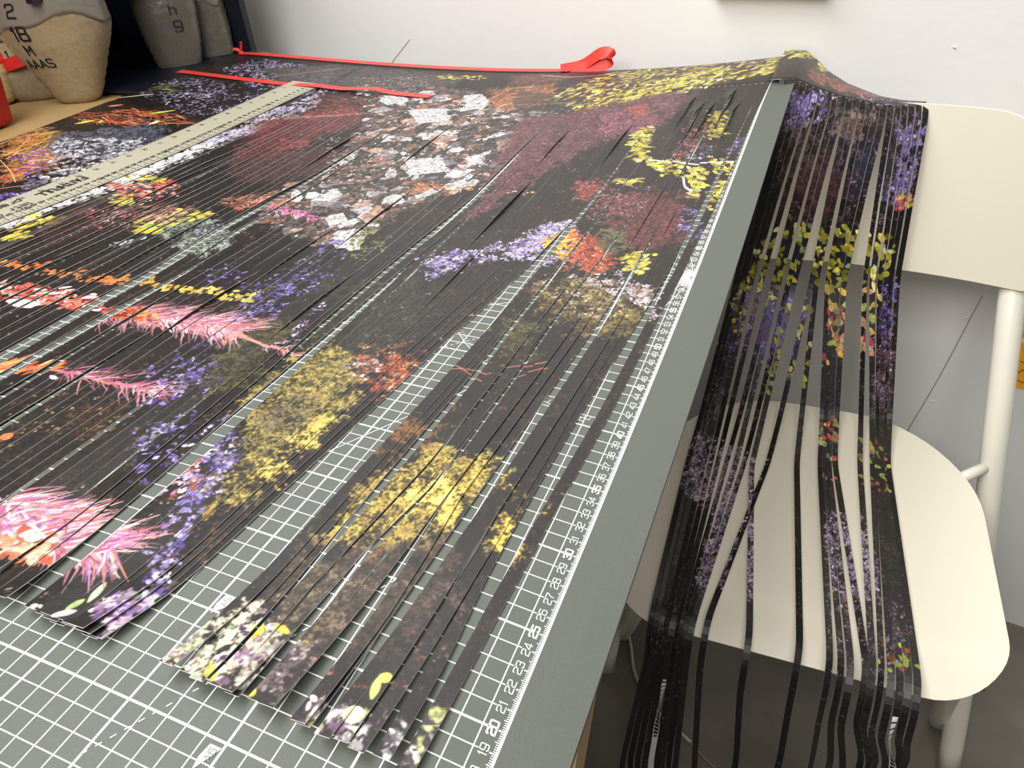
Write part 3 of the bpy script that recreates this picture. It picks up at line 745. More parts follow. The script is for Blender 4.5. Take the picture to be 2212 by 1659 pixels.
 ('row',[(64.5,47.6),(58.3,47.6),(52.1,47.4),(48.1,47.4)],70,0.8,(206,92,44),(222,130,60)),
 ('row',[(64.1,47.3),(56.6,47.2),(47.8,47.1)],50,0.7,(232,160,90),(206,100,50)),
 ('row',[(47.7,47.5),(40.3,47.6),(33.8,47.3)],90,0.75,(214,150,60),(226,206,90)),
 ('lvs',[(59.9,44.0),(54.1,44.6),(47.7,43.9),(44.6,42.0),(50.3,41.8),(55.8,40.8)],190,1.4,0.5,-0.05,[(170,62,52),(196,84,62),(132,44,44),(210,120,96),(236,200,190),(246,238,232),(214,120,100)]),
 ('lf',[(55.9,41.5),(51.6,41.5)],1.3,(244,240,236)),
 ('plm',[(44.9,42.2),(40.0,42.5),(35.3,42.6),(31.6,42.2)],330,6.0,0.16,[(232,150,160),(214,116,140),(246,204,206),(190,96,130),(250,228,226),(176,110,160),(226,130,110)]),
 ('plm',[(44.5,42.3),(40.6,42.5)],50,2.4,0.24,[(214,110,56),(232,146,80),(190,76,40),(240,190,120),(170,62,52),(196,84,62),(132,44,44),(210,120,96)]),
 ('lvs',[(45.9,42.7),(42.3,43.3),(39.6,42.1),(43.3,41.3)],50,1.2,0.4,-0.06,[(214,110,56),(232,146,80),(190,76,40),(240,190,120),(170,62,52),(196,84,62),(132,44,44),(210,120,96)]),
 ('str',[(31.6,42.0),(28.4,41.2),(25.0,40.6)],0.3,(206,140,120)),
 ('plm',[(28.4,41.2),(25.0,40.6)],16,1.8,0.16,[(232,150,160),(214,116,140),(246,204,206),(190,96,130),(250,228,226),(176,110,160)]),
 ('lvs',[(46.1,33.3),(45.0,34.0),(42.6,33.6),(41.1,34.4),(40.8,33.0),(45.1,32.6)],44,2.0,0.45,0.98,[(214,110,56),(232,146,80),(190,76,40),(240,190,120),(236,150,90)]),
 ('str',[(45.5,32.8),(40.1,33.6),(35.0,33.4),(30.5,33.5)],0.3,(206,110,90)),
 ('plm',[(40.1,33.6),(35.9,33.5),(32.5,33.5),(30.7,33.6)],60,4.4,0.16,[(232,150,160),(214,116,140),(246,204,206),(190,96,130),(214,120,170)]),
 ('lf',[(39.9,32.6),(39.8,33.0)],0.9,(240,226,226)),
 ('lf',[(36.5,26.0),(36.3,26.8)],0.8,(222,120,60)),
 ('plm',[(31.1,21.8),(27.9,21.5),(24.8,21.2),(22.2,21.1)],360,5.2,0.2,[(232,150,160),(214,116,140),(246,204,206),(190,96,130),(250,228,226),(176,110,160),(206,150,206),(236,160,130)]),
 ('plm',[(29.2,20.3),(26.3,20.5),(22.9,20.6)],120,2.6,0.34,[(232,150,160),(214,116,140),(246,204,206),(190,96,130),(250,228,226),(176,110,160),(240,190,180)]),
 ('lvs',[(27.9,19.9),(26.2,20.7),(24.4,19.4),(26.1,18.6)],44,1.4,0.6,0.04,[(226,130,90),(240,170,140),(246,220,206),(210,100,70)]),
 ('lf',[(71.6,56.6),(71.5,58.5)],1.1,(222,206,70)),
 ('lf',[(70.0,54.0),(69.5,56.5)],1.0,(214,190,60)),
 ('lf',[(69.5,51.6),(68.6,53.7)],1.0,(206,180,60)),
 ('lvs',[(71.7,53.4),(70.7,57.7),(68.1,58.5),(66.7,52.5),(68.4,50.8)],40,1.2,0.5,1.22,[(226,208,84),(205,188,60),(238,226,128),(176,166,50),(150,140,40)]),
 ('lvs',[(71.5,67.9),(63.1,70.7),(60.2,66.4),(65.8,64.3)],130,1.3,0.4,0.06,[(214,96,84),(232,140,120),(180,70,60),(240,190,180)]),
 ('lvs',[(71.5,70.8),(65.7,71.6),(64.7,69.7),(69.1,69.0)],22,1.2,0.6,-0.1,[(226,208,84),(205,188,60),(238,226,128),(176,166,50),(150,140,40)]),
 ('lvs',[(68.2,64.9),(65.8,66.3),(62.5,63.7),(65.7,62.8)],30,1.1,0.6,-0.2,[(226,208,84),(205,188,60),(238,226,128),(176,166,50),(150,140,40)]),
 ('lvs',[(56.6,63.1),(53.9,65.1),(51.0,62.4),(54.3,57.2),(57.8,56.9),(58.8,59.9)],90,1.3,0.6,0.81,[(226,208,84),(205,188,60),(238,226,128),(176,166,50),(150,140,40),(150,170,70)]),
 ('fib',[(63.0,64.2),(55.5,64.7),(53.7,59.9),(59.9,59.6)],120,1.5,0.82,[(200,120,110),(170,160,120),(190,80,80),(200,190,150)]),
 ('moss',[(55.3,58.2),(51.4,62.9),(45.0,58.1),(43.7,53.9),(48.7,54.4)],[(30,30,28),(84,92,80),(160,170,160)]),
 ('rock',[(56.9,54.1),(54.6,56.9),(53.9,55.5),(55.8,53.5)],16,0.5,1.2,[(206,220,232),(170,190,206)]),
 ('hz',[(70.6,63.4),(60.9,62.0),(59.8,54.6),(64.5,50.8),(67.3,54.8)],(50,30,26),0.7),
 ('spk',[(68.8,61.1),(62.0,63.1),(58.8,58.6),(63.4,56.0)],4,0.1,0.36,[(196,90,110),(220,170,180),(150,60,70)]),
 ('plm',[(48.8,67.5),(44.0,66.0),(39.3,64.3)],70,2.8,0.2,[(206,110,150),(226,140,170),(180,90,150)]),
 ('fib',[(54.2,67.8),(47.3,70.5),(44.0,67.7),(49.2,64.7)],130,1.6,0.75,[(206,120,96),(226,160,130),(170,90,70)]),
 ('spk',[(50.7,59.3),(48.6,61.0),(47.3,58.8),(48.9,57.9)],8,0.1,0.3,[(92,72,160),(120,100,190),(150,135,212),(190,180,230),(75,55,130)]),
 ('hz',[(-0.8,103.1),(-19.0,103.6),(-19.4,100.4),(-17.0,96.1),(-5.2,93.8)],(50,40,44),0.6),
 ('hz',[(-1.3,101.4),(-4.1,103.0),(-7.6,103.7),(-7.1,102.5),(-4.7,99.8),(-2.2,99.6)],(128,112,176),0.95),
 ('spk',[(-1.3,101.4),(-4.1,103.0),(-7.6,103.7),(-7.1,102.5),(-4.7,99.8),(-2.2,99.6)],16,0.08,0.3,[(178,162,214),(150,130,195),(215,205,232),(128,108,178),(240,236,245),(92,72,160),(120,100,190),(150,135,212),(190,180,230),(75,55,130)]),
 ('hz',[(-6.2,103.8),(-11.2,103.9),(-10.6,102.9),(-6.8,102.4)],(110,70,60),0.7),
 ('hz',[(-10.6,103.5),(-16.1,103.7),(-15.7,102.4),(-10.9,102.1)],(120,96,110),0.6),
 ('hz',[(-15.7,102.0),(-19.5,102.8),(-19.4,97.2),(-19.5,94.0),(-15.3,95.6),(-17.2,99.2)],(112,98,160),0.9),
 ('spk',[(-15.7,102.0),(-19.5,102.8),(-19.4,97.2),(-19.5,94.0),(-15.3,95.6),(-17.2,99.2)],10,0.08,0.28,[(178,162,214),(150,130,195),(215,205,232),(128,108,178),(240,236,245),(92,72,160),(120,100,190),(150,135,212),(190,180,230),(75,55,130)]),
 ('hz',[(-8.3,101.4),(-15.2,101.1),(-16.8,97.1),(-13.9,95.2),(-9.2,95.0)],(26,26,46),0.9),
 ('hz',[(-3.0,97.8),(-8.7,98.9),(-8.6,92.5),(-3.8,92.9)],(62,42,40),0.7),
 ('spk',[(-2.6,98.6),(-8.7,98.9),(-8.6,92.5),(-3.1,92.7)],5,0.06,0.2,[(116,62,72),(140,78,90),(90,46,54),(160,98,112),(178,130,150)]),
 ('lvs',[(-17.4,95.7),(-19.4,95.8),(-19.4,94.7),(-17.7,94.6)],26,1.1,0.5,-0.2,[(220,90,110),(236,140,140),(226,200,80)]),
 ('hz',[(-3.3,88.3),(-5.8,91.6),(-11.0,91.9),(-17.2,92.1),(-19.5,88.1),(-14.9,86.2),(-7.8,84.5),(-3.5,82.2)],(34,30,44),0.8),
 ('lvs',[(-3.3,88.3),(-5.8,91.6),(-11.0,91.9),(-17.2,92.1),(-19.5,88.1),(-14.9,86.2),(-7.8,84.5),(-3.5,82.2)],130,1.3,0.55,-0.38,[(226,208,84),(205,188,60),(238,226,128),(176,166,50),(150,140,40),(190,206,140),(160,170,60)]),
 ('lvs',[(-0.8,80.3),(-4.0,86.5),(-6.7,82.9),(-4.2,77.9)],50,1.2,0.5,-0.38,[(226,208,84),(205,188,60),(238,226,128),(176,166,50),(150,140,40),(150,160,110)]),
 ('hz',[(-5.1,82.3),(-9.7,84.3),(-9.6,78.3),(-5.5,74.9)],(92,78,140),0.9),
 ('spk',[(-1.5,82.0),(-9.7,84.3),(-9.6,77.9),(-2.4,73.9)],9,0.08,0.3,[(92,72,160),(120,100,190),(150,135,212),(190,180,230),(75,55,130),(170,60,90)]),
 ('lvs',[(-7.9,83.3),(-10.5,84.5),(-10.5,73.9),(-7.7,72.8)],40,1.1,0.5,-0.46,[(226,208,84),(205,188,60),(238,226,128),(176,166,50),(150,140,40),(200,206,150)]),
 ('lvs',[(-11.4,85.7),(-17.0,86.8),(-16.3,80.0),(-11.5,77.5)],44,1.5,0.7,-0.38,[(206,70,90),(226,190,70),(232,170,120),(190,200,90)]),
 ('spk',[(-17.0,86.8),(-19.4,87.8),(-19.4,82.3),(-17.0,80.2)],12,0.08,0.3,[(92,72,160),(120,100,190),(150,135,212),(190,180,230),(75,55,130)]),
 ('hz',[(-17.0,80.2),(-19.5,81.3),(-19.2,73.4),(-16.0,73.1)],(84,66,72),0.8),
 ('spk',[(-15.8,80.9),(-19.4,82.3),(-19.4,73.3),(-16.0,73.1)],8,0.06,0.24,[(116,62,72),(140,78,90),(90,46,54),(160,98,112),(178,130,150),(178,162,214),(150,130,195),(215,205,232),(128,108,178),(240,236,245)]),
 ('spk',[(-0.7,73.4),(-7.5,75.6),(-8.5,69.8),(-0.7,67.4)],7,0.06,0.24,[(120,120,120),(80,86,80),(150,140,150),(110,80,70)]),
 ('lvs',[(-11.5,72.1),(-14.1,72.8),(-14.1,64.0),(-11.4,63.5)],26,1.2,0.6,-0.38,[(200,206,110),(206,80,80),(160,180,140)]),
 ('lvs',[(-15.0,70.7),(-19.4,71.3),(-19.4,63.4),(-15.0,63.0)],26,1.2,0.6,-0.38,[(190,196,90),(150,160,80),(190,80,70)]),
 ('spk',[(-0.6,66.5),(-5.1,66.6),(-9.6,65.6),(-8.7,56.5),(-4.6,57.1),(-0.6,58.2)],15,0.08,0.34,[(206,186,214),(176,156,196),(226,216,230),(130,106,150)]),
 ('spk',[(-10.5,60.7),(-10.5,60.7),(-10.5,50.1),(-10.5,50.5)],15,0.08,0.34,[(206,186,214),(176,156,196),(226,216,230),(130,106,150)]),
 ('spk',[(-11.5,59.0),(-15.0,60.1),(-16.0,50.6),(-12.0,48.8)],15,0.08,0.34,[(206,186,214),(176,156,196),(226,216,230),(130,106,150)]),
 ('spk',[(-6.4,57.1),(-9.4,59.8),(-9.6,47.0),(-6.2,47.6)],15,0.08,0.34,[(206,186,214),(176,156,196),(226,216,230),(130,106,150)]),
 ('spk',[(-0.6,49.3),(-8.2,51.7),(-9.6,42.2),(-0.8,38.9)],3,0.05,0.2,[(70,64,110),(90,84,90),(110,54,40),(140,130,140)]),
 ('spk',[(-11.4,51.2),(-19.5,49.8),(-19.4,42.4),(-11.4,42.6)],8,0.06,0.28,[(120,110,150),(90,80,110),(170,150,180),(110,70,50)]),
 ('lvs',[(-15.0,45.8),(-19.5,46.0),(-19.4,41.8),(-15.4,42.0)],14,0.9,0.4,-0.38,[(190,196,60),(150,170,60),(140,60,40)]),
 ('spk',[(-0.6,37.9),(-18.6,43.0),(-19.5,32.5),(-0.6,19.6)],1.4,0.05,0.2,[(70,64,84),(110,104,120),(60,50,50),(150,146,160)]),
 ('hz',[(-7.1,102.5),(-12.4,103.6),(-12.8,100.3),(-8.1,99.9)],(112,92,88),0.8),
 ('hz',[(-2.9,99.5),(-7.3,100.8),(-7.8,98.2),(-3.3,97.0)],(84,74,72),0.8),
 ('spk',[(-1.6,100.7),(-19.1,102.9),(-19.5,93.4),(-4.1,91.6)],7,0.06,0.22,[(120,104,120),(90,76,84),(150,130,160),(110,80,70)]),
 ('hz',[(-7.1,98.5),(-11.5,98.5),(-11.8,93.1),(-7.8,92.2)],(70,44,44),0.7),
 ('spk',[(-0.8,81.5),(-19.4,86.0),(-19.4,73.3),(-1.2,68.7)],5,0.05,0.2,[(90,76,84),(110,96,110),(70,60,50),(130,120,140)]),
 ('spk',[(-0.6,68.2),(-19.4,73.3),(-19.5,45.5),(-2.2,40.3)],4,0.05,0.2,[(70,54,44),(90,70,60),(110,100,110)]),
 ('hz',[(0,107),(0,124),(-20,124),(-20,107)],(44,34,34),0.7),
 ('lvs',[(2,112),(2,122),(-3,121),(-8,114),(-6,111)],150,1.5,0.5,0.9,[(226,208,84),(205,188,60),(238,226,128),(176,166,50),(150,140,40)]),
 ('hz',[(-4,106),(-5,110),(-13,112),(-13,107)],(122,72,58),0.9),
 ('spk',[(-4,106),(-5,110),(-13,112),(-13,107)],8,0.06,0.24,[(116,62,72),(140,78,90),(90,46,54),(160,98,112),(178,130,150),(170,62,52),(196,84,62),(132,44,44),(210,120,96)]),
 ('spk',[(-11,105),(-12,110),(-18,110),(-18,105)],8,0.08,0.28,[(178,162,214),(150,130,195),(215,205,232),(128,108,178),(240,236,245),(116,62,72),(140,78,90),(90,46,54),(160,98,112),(178,130,150)]),
 ('spk',[(95,17),(95,90),(0,90),(0,17)],0.5,0.05,0.2,[(96,80,56),(120,100,70),(150,140,130),(80,60,40)]),
]
# ------------------------------------------------------------------ the printed picture (painted here into a texture, in print centimetres)
RES = 20
CX0, CY0 = 96.0, 16.0
CW, CH = 2340, 2170
rs = np.random.RandomState(11)


def upnoise(cell):
    """smooth value noise on the canvas with the given cell size in cm"""
    g = cell * RES
    gh, gw = int(CH / g) + 3, int(CW / g) + 3
    a = rs.rand(gh, gw).astype(np.float32)
    y = np.arange(CH) / g
    x = np.arange(CW) / g
    yi, xi = y.astype(int), x.astype(int)
    fy, fx = (y - yi).astype(np.float32)[:, None], (x - xi).astype(np.float32)[None, :]
    fy = fy * fy * (3 - 2 * fy)
    fx = fx * fx * (3 - 2 * fx)
    r0 = a[yi]
    r1 = a[yi + 1]
    t0 = r0[:, xi] * (1 - fx) + r0[:, xi + 1] * fx
    t1 = r1[:, xi] * (1 - fx) + r1[:, xi + 1] * fx
    return t0 * (1 - fy) + t1 * fy


N1, N3, N8, N25 = upnoise(.1), upnoise(.26), upnoise(.8), upnoise(2.6)
IMG = np.zeros((CH, CW, 3), np.float32)
bgn = (.5 * N3 + .3 * N1 + .2 * N8)[..., None]
IMG[:] = np.array([24, 19, 17], np.float32) / 255 * (.55 + .9 * bgn)
IMG += (np.clip(N25 - .4, 0, 1) * np.clip(N3 * 1.6 - .5, 0, 1))[..., None] * np.array([.16, .11, .06], np.float32)
IMG += (np.clip(N3 * N1 - .5, 0, 1) * np.clip(N8 * 2 - .7, 0, 1))[..., None] * np.array([.8, .62, .42], np.float32)


def P2(pts):
    a = np.array(pts, float)
    return np.stack([(CX0 - a[:, 0]) * RES, (a[:, 1] - CY0) * RES], 1)


def clipbox(x0, x1, y0, y1):
    return max(0, int(x0)), min(CW, int(x1) + 1), max(0, int(y0)), min(CH, int(y1) + 1)


def inpoly(px, py, poly):
    c = np.zeros(px.shape, bool)
    j = len(poly) - 1
    for i in range(len(poly)):
        xi, yi = poly[i]
        xj, yj = poly[j]
        if yi != yj:
            c ^= ((yi > py) != (yj > py)) & (px < (xj - xi) * (py - yi) / (yj - yi) + xi)
        j = i
    return c


def blur(a, r):
    for ax in (0, 1):
        for _ in range(2):
            p = np.pad(a, [(r + 1, r) if k == ax else (0, 0) for k in (0, 1)], mode='edge')
            c = np.cumsum(p, axis=ax)
            a = (np.take(c, range(2 * r + 1, p.shape[ax]), ax) - np.take(c, range(0, p.shape[ax] - 2 * r - 1), ax)) / (2 * r + 1)
    return a


def mask(poly, soft=.9):
    m = int(RES * 1.6)
    x0, x1, y0, y1 = clipbox(poly[:, 0].min() - m, poly[:, 0].max() + m, poly[:, 1].min() - m, poly[:, 1].max() + m)
    if x1 - x0 < 4 or y1 - y0 < 4:
        return None
    st = 3
    gx, gy = np.meshgrid(np.arange(x0, x1, st), np.arange(y0, y1, st))
    a = inpoly(gx, gy, poly).astype(np.float32)
    a = blur(a, max(1, int(soft * RES / st / 2)))
    a = np.repeat(np.repeat(a, st, 0), st, 1)[:y1 - y0, :x1 - x0]
    n = .5 * N8[y0:y1, x0:x1] + .3 * N3[y0:y1, x0:x1] + .2 * N1[y0:y1, x0:x1]
    return x0, x1, y0, y1, np.clip((a + 1.5 * (n - .5) - .36) * 2.6, 0, 1)


def col(c):
    return np.array(c, np.float32) / 255


def blend(x0, x1, y0, y1, al, c):
    v = IMG[y0:y1, x0:x1]
    v += (c - v) * al[..., None]


def seg(ax, ay, bx, by, w0, w1, c, tex=True):
    m = max(w0, w1) + 1.5
    x0, x1, y0, y1 = clipbox(min(ax, bx) - m, max(ax, bx) + m, min(ay, by) - m, max(ay, by) + m)
    if x1 <= x0 or y1 <= y0:
        return
    gx = np.arange(x0, x1, dtype=np.float32)[None, :]
    gy = np.arange(y0, y1, dtype=np.float32)[:, None]
    dx, dy = bx - ax, by - ay
    l2 = dx * dx + dy * dy + 1e-6
    t = np.clip(((gx - ax) * dx + (gy - ay) * dy) / l2, 0, 1)
    d = np.hypot(gx - ax - t * dx, gy - ay - t * dy)
    al = np.clip(w0 + (w1 - w0) * t - d + .5, 0, 1)
    blend(x0, x1, y0, y1, al, c)


def leaf(ax, ay, bx, by, w, c):
    m = w + 2
    x0, x1, y0, y1 = clipbox(min(ax, bx) - m, max(ax, bx) + m, min(ay, by) - m, max(ay, by) + m)
    if x1 <= x0 or y1 <= y0:
        return
    gx = np.arange(x0, x1, dtype=np.float32)[None, :]
    gy = np.arange(y0, y1, dtype=np.float32)[:, None]
    dx, dy = bx - ax, by - ay
    l2 = dx * dx + dy * dy + 1e-6
    t = ((gx - ax) * dx + (gy - ay) * dy) / l2
    s = np.abs((gx - ax) * dy - (gy - ay) * dx) / math.sqrt(l2)
    tt = np.clip(t, 0, 1)
    wd = w * np.clip(4 * tt * (1 - tt), 0, 1) ** .8
    al = np.clip(wd - s + .5, 0, 1) * ((t > 0) & (t < 1))
    sh = (.82 + .3 * N3[y0:y1, x0:x1])[..., None]
    v = IMG[y0:y1, x0:x1]
    v += (c * sh - v) * al[..., None]


def ell(cx, cy, a, b, th, c):
    m = max(a, b) + 1.5
    x0, x1, y0, y1 = clipbox(cx - m, cx + m, cy - m, cy + m)
    if x1 <= x0 or y1 <= y0:
        return
    gx = np.arange(x0, x1, dtype=np.float32)[None, :] - cx
    gy = np.arange(y0, y1, dtype=np.float32)[:, None] - cy
    co, si = math.cos(th), math.sin(th)
    r = np.hypot((gx * co + gy * si) / a, (-gx * si + gy * co) / b)
    al = np.clip((1 - r) * min(a, b) + .5, 0, 1)
    blend(x0, x1, y0, y1, al, c)


def samp(poly, n):
    if n <= 0:
        return []
    x0, y0 = poly.min(0)
    x1, y1 = poly.max(0)
    out = []
    for _ in range(12):
        a = rs.rand(n * 2 + 10, 2) * (x1 - x0, y1 - y0) + (x0, y0)
        k = inpoly(a[:, 0], a[:, 1], poly)
        out.append(a[k])
        if sum(map(len, out)) >= n:
            break
    o = np.concatenate(out)[:n]
    return o + rs.randn(*o.shape) * (.25 * RES)


def parea(p):
    x, y = p[:, 0], p[:, 1]
    return abs(np.dot(x, np.roll(y, 1)) - np.dot(y, np.roll(x, 1))) / 2 / RES / RES


def pick(cs):
    c = col(cs[rs.randint(len(cs))])
    return c * (.66 + .46 * rs.rand())


def rock(cx, cy, r, c, th=None):
    m = r * 1.9
    x0, x1, y0, y1 = clipbox(cx - m, cx + m, cy - m, cy + m)
    if x1 <= x0 or y1 <= y0:
        return
    gx = np.arange(x0, x1, dtype=np.float32)[None, :] - cx
    gy = np.arange(y0, y1, dtype=np.float32)[:, None] - cy
    k = rs.randint(5, 8)
    d = np.full((y1 - y0, x1 - x0), -1e9, np.float32)
    el = .45 + .4 * rs.rand()
    rot = rs.rand() * 3.14
    co, si = math.cos(rot), math.sin(rot)
    u = gx * co + gy * si
    v = (-gx * si + gy * co) / el
    for i in range(k):
        a = 6.283 * (i + .6 * rs.rand()) / k
        d = np.maximum(d, u * math.cos(a) + v * math.sin(a) - r * (.6 + .5 * rs.rand()))
    al = np.clip(.5 - d, 0, 1)
    tex = (.62 + .55 * N3[y0:y1, x0:x1] + .25 * (N1[y0:y1, x0:x1] - .5))[..., None]
    edge = np.where(d > -1.6, .7, 1.0)[..., None]
    w = IMG[y0:y1, x0:x1]
    w += (np.clip(c * tex * edge, 0, 1) - w) * al[..., None]


def paint(f):
    k = f[0]
    poly = P2(f[1])
    if k == 'hz':
        r = mask(poly, 2.6)
        if r is None:
            return
        x0, x1, y0, y1, al = r
        nn = (.35 + .75 * N1[y0:y1, x0:x1] + .55 * N3[y0:y1, x0:x1])[..., None]
        v = IMG[y0:y1, x0:x1]
        v += (np.clip(col(f[2]) * nn, 0, 1) - v) * (al * f[3])[..., None]
    elif k == 'moss':
        r = mask(poly, 2.0)
        if r is None:
            return
        x0, x1, y0, y1, al = r
        t = .45 * N1[y0:y1, x0:x1] + .4 * N3[y0:y1, x0:x1] + .25 * N8[y0:y1, x0:x1] - .05
        t = np.clip((t - .28) / .44, 0, 1)[..., None]
        a, b, c = (col(q) for q in f[2])
        cc = np.where(t < .5, a + (b - a) * (t * 2), b + (c - b) * (t * 2 - 1))
        v = IMG[y0:y1, x0:x1]
        v += (cc - v) * al[..., None]
    elif k == 'spk':
        n = int(parea(poly) * f[2] * 2.6)
        for (x, y) in samp(poly, min(n, 14000)):
            xi, yi = int(min(max(x, 0), CW - 1)), int(min(max(y, 0), CH - 1))
            if .75 * N8[yi, xi] + .25 * N25[yi, xi] < .18 + .5 * rs.rand():
                continue
            s = (f[3] + (f[4] - f[3]) * rs.rand() ** 2) * RES
            c = pick(f[5])
            for _ in range(1 if s < 3.2 else 3):
                a = rs.rand() * 3.14
                r = s * .45 * (s >= 3.2)
                ell(x + r * rs.randn(), y + r * rs.randn(), max(.8, s * .55), max(.6, s * (.18 + .2 * rs.rand())), a, c * (.8 + .3 * rs.rand()))
    elif k == 'rock':
        for (x, y) in samp(poly, f[2]):
            rock(x, y, (f[3] + (f[4] - f[3]) * rs.rand() ** 2) * RES / 2, pick(f[5]))
    elif k == 'rock1':
        r = mask(poly, .25)
        if r is None:
            return
        x0, x1, y0, y1, al = r
        tex = (.62 + .5 * N3[y0:y1, x0:x1] + .2 * (N1[y0:y1, x0:x1] - .5))[..., None]
        v = IMG[y0:y1, x0:x1]
        v += (np.clip(col(f[2]) * tex, 0, 1) - v) * al[..., None]
    elif k in ('fib', 'lvs'):
        ang = f[4] if k == 'fib' else f[5]
        cs = f[5] if k == 'fib' else f[6]
        for (x, y) in samp(poly, f[2]):
            a = ang + rs.randn() * .45
            l = f[3] * RES * (.5 + .8 * rs.rand())
            ex, ey = math.cos(a) * l / 2, math.sin(a) * l / 2
            if k == 'fib':
                b = a + rs.randn() * .35
                mx, my = x + math.cos(b) * l / 2, y + math.sin(b) * l / 2
                w = .9 + .9 * rs.rand()
                c = pick(cs)
                seg(x - ex, y - ey, x, y, w, w, c)
                seg(x, y, mx, my, w, w * .5, c)
            else:
                leaf(x - ex, y - ey, x + ex, y + ey, f[4] * RES / 2 * (.7 + .6 * rs.rand()), pick(cs))
    elif k == 'lf':
        leaf(*poly[0], *poly[1], f[2] * RES / 2, col(f[3]))
    elif k == 'str':
        cm = catmull(np.c_[poly, np.zeros(len(poly))], 8) if len(poly) > 2 else np.c_[poly, np.zeros(len(poly))]
        for a, b in zip(cm, cm[1:]):
            seg(a[0], a[1], b[0], b[1], f[2] * RES / 2, f[2] * RES / 2, col(f[3]))
    elif k == 'plm':
        d = np.diff(poly, axis=0)
        main = poly[-1] - poly[0]
        th0 = math.atan2(main[1], main[0])
        for _ in range(int(f[2] * 1.9)):
            t = rs.rand() * (len(poly) - 1)
            i = int(t)
            p = poly[i] + d[i] * (t - i) + rs.randn(2) * RES * .25
            a = th0 + (1 if rs.rand() < .5 else -1) * (.25 + .75 * rs.rand())
            l = f[3] * RES * (.3 + .7 * rs.rand()) * .66
            w = f[4] * RES / 2 * (.4 + .4 * rs.rand())
            q = p + np.array([math.cos(a), math.sin(a)]) * l
            c = pick(f[5])
            m = (p + q) / 2 + rs.randn(2) * l * .05
            seg(*p, *m, w, w, c)
            seg(*m, *q, w, w * .4, c)
    elif k == 'row':
        d = np.diff(poly, axis=0)
        c0, c1 = col(f[4]), col(f[5])
        for _ in range(f[2]):
            t = rs.rand() * (len(poly) - 1)
            i = int(t)
            p = poly[i] + d[i] * (t - i) + rs.randn(2) * f[3] * RES * .45
            a = rs.rand() * 6.283
            l = f[3] * RES * (.6 + .6 * rs.rand())
            leaf(*p, p[0] + math.cos(a) * l, p[1] + math.sin(a) * l, l * .3, (c0 + (c1 - c0) * t / (len(poly) - 1)) * (.75 + .4 * rs.rand()))


for f_ in FEAT:
    paint(f_)
IMG *= (.93 + .14 * N1)[..., None]
np.clip(IMG, 0, 1, out=IMG)
im = bpy.data.images.new('landscape_print', CW, CH, alpha=False, float_buffer=False)
im.colorspace_settings.name = 'sRGB'
buf = np.ones((CH, CW, 4), np.float32)
buf[..., :3] = IMG
im.pixels.foreach_set(buf.ravel())
im.update()
im.pack()
del buf


def print_material():
    m = bpy.data.materials.new('satin_photo_paper')
    m.use_nodes = True
    nt = m.node_tree
    b = nt.nodes['Principled BSDF']
    t = nt.nodes.new('ShaderNodeTexImage')
    t.image = im
    t.interpolation = 'Cubic'
    t.extension = 'EXTEND'
    nt.links.new(t.outputs['Color'], b.inputs['Base Color'])
    b.inputs['Roughness'].default_value = .42
    b.inputs['Specular IOR Level'].default_value = .5
    tc = nt.nodes.new('ShaderNodeTexCoord')
    n = nt.nodes.new('ShaderNodeTexNoise')
    n.inputs['Scale'].default_value = 700
    nt.links.new(tc.outputs['Object'], n.inputs['Vector'])
    bp = nt.nodes.new('ShaderNodeBump')
    bp.inputs['Strength'].default_value = .12
    bp.inputs['Distance'].default_value = .0006
    nt.links.new(n.outputs['Fac'], bp.inputs['Height'])
    nt.links.new(bp.outputs['Normal'], b.inputs['Normal'])
    return m


M_print = print_material()
M_paper = mat('paper_white', srgb(238, 236, 240), .55)


def UVp(X, Y):
    return ((CX0 - X) * RES / CW, (Y - CY0) * RES / CH)


pp = thing('photo_print', 'dark flower landscape print cut into long strips, draped over mat and chair', 'print', (-40, 110, 0))


def cutY(X):
    return float(np.interp(X, [0, 9, 24, 40, 55, 67], [107, 107.5, 103.6, 103, 97.5, 93]))


# ---- uncut part lying on the mat: left block and header
XL = 95.0
sv, su, sf = [], [], []


def grid_patch(Xa, Ya, fn, uvfn):
    b = len(sv)
    for j, Y in enumerate(Ya):
        for i, X in enumerate(Xa):
            sv.append(fn(X, Y, i, j))
            su.append(uvfn(X, Y, i, j))
    w = len(Xa)
    for j in range(len(Ya) - 1):
        for i in range(w - 1):
            a = b + j * w + i
            sf.append((a, a + w, a + w + 1, a + 1))


LIFT = .14
grid_patch(np.linspace(67.2, XL, 20), np.linspace(16.6, 123.4, 70), lambda X, Y, i, j: (-X, Y, float(hz(X, Y)) + LIFT), lambda X, Y, i, j: UVp(X, Y))
ts = np.linspace(0, 1, 16)
grid_patch(np.linspace(0, 67.2, 90), ts, lambda X, t, i, j: (-X, cutY(X) + (123.3 - cutY(X)) * t, float(hz(X, cutY(X) + (123.3 - cutY(X)) * t)) + LIFT),
           lambda X, t, i, j: UVp(X, cutY(X) + (123.3 - cutY(X)) * t))
# header going over the mat edge down to the chair back
KX = np.array([(0.0, 107, 2.75), (1.2, 106.5, 2.95), (3.0, 106.6, 2.9), (5., 107, 2.0), (8, 107.5, .9), (11.4, 108, .1), (15, 109, -.6), (18.4, 110.4, -.75)])
FX = np.array([(0.0, 123.3, 2.3), (1.2, 123.3, 2.35), (3.0, 123.2, 2.3), (5.6, 121.2, .7), (8.8, 118.2, -.4), (13, 115, -1.1), (16, 113.4, -1.2), (18.4, 112.6, -1.2)])


def kpt(A, x):
    return np.array([x, np.interp(x, A[:, 0], A[:, 1]), np.interp(x, A[:, 0], A[:, 2])])


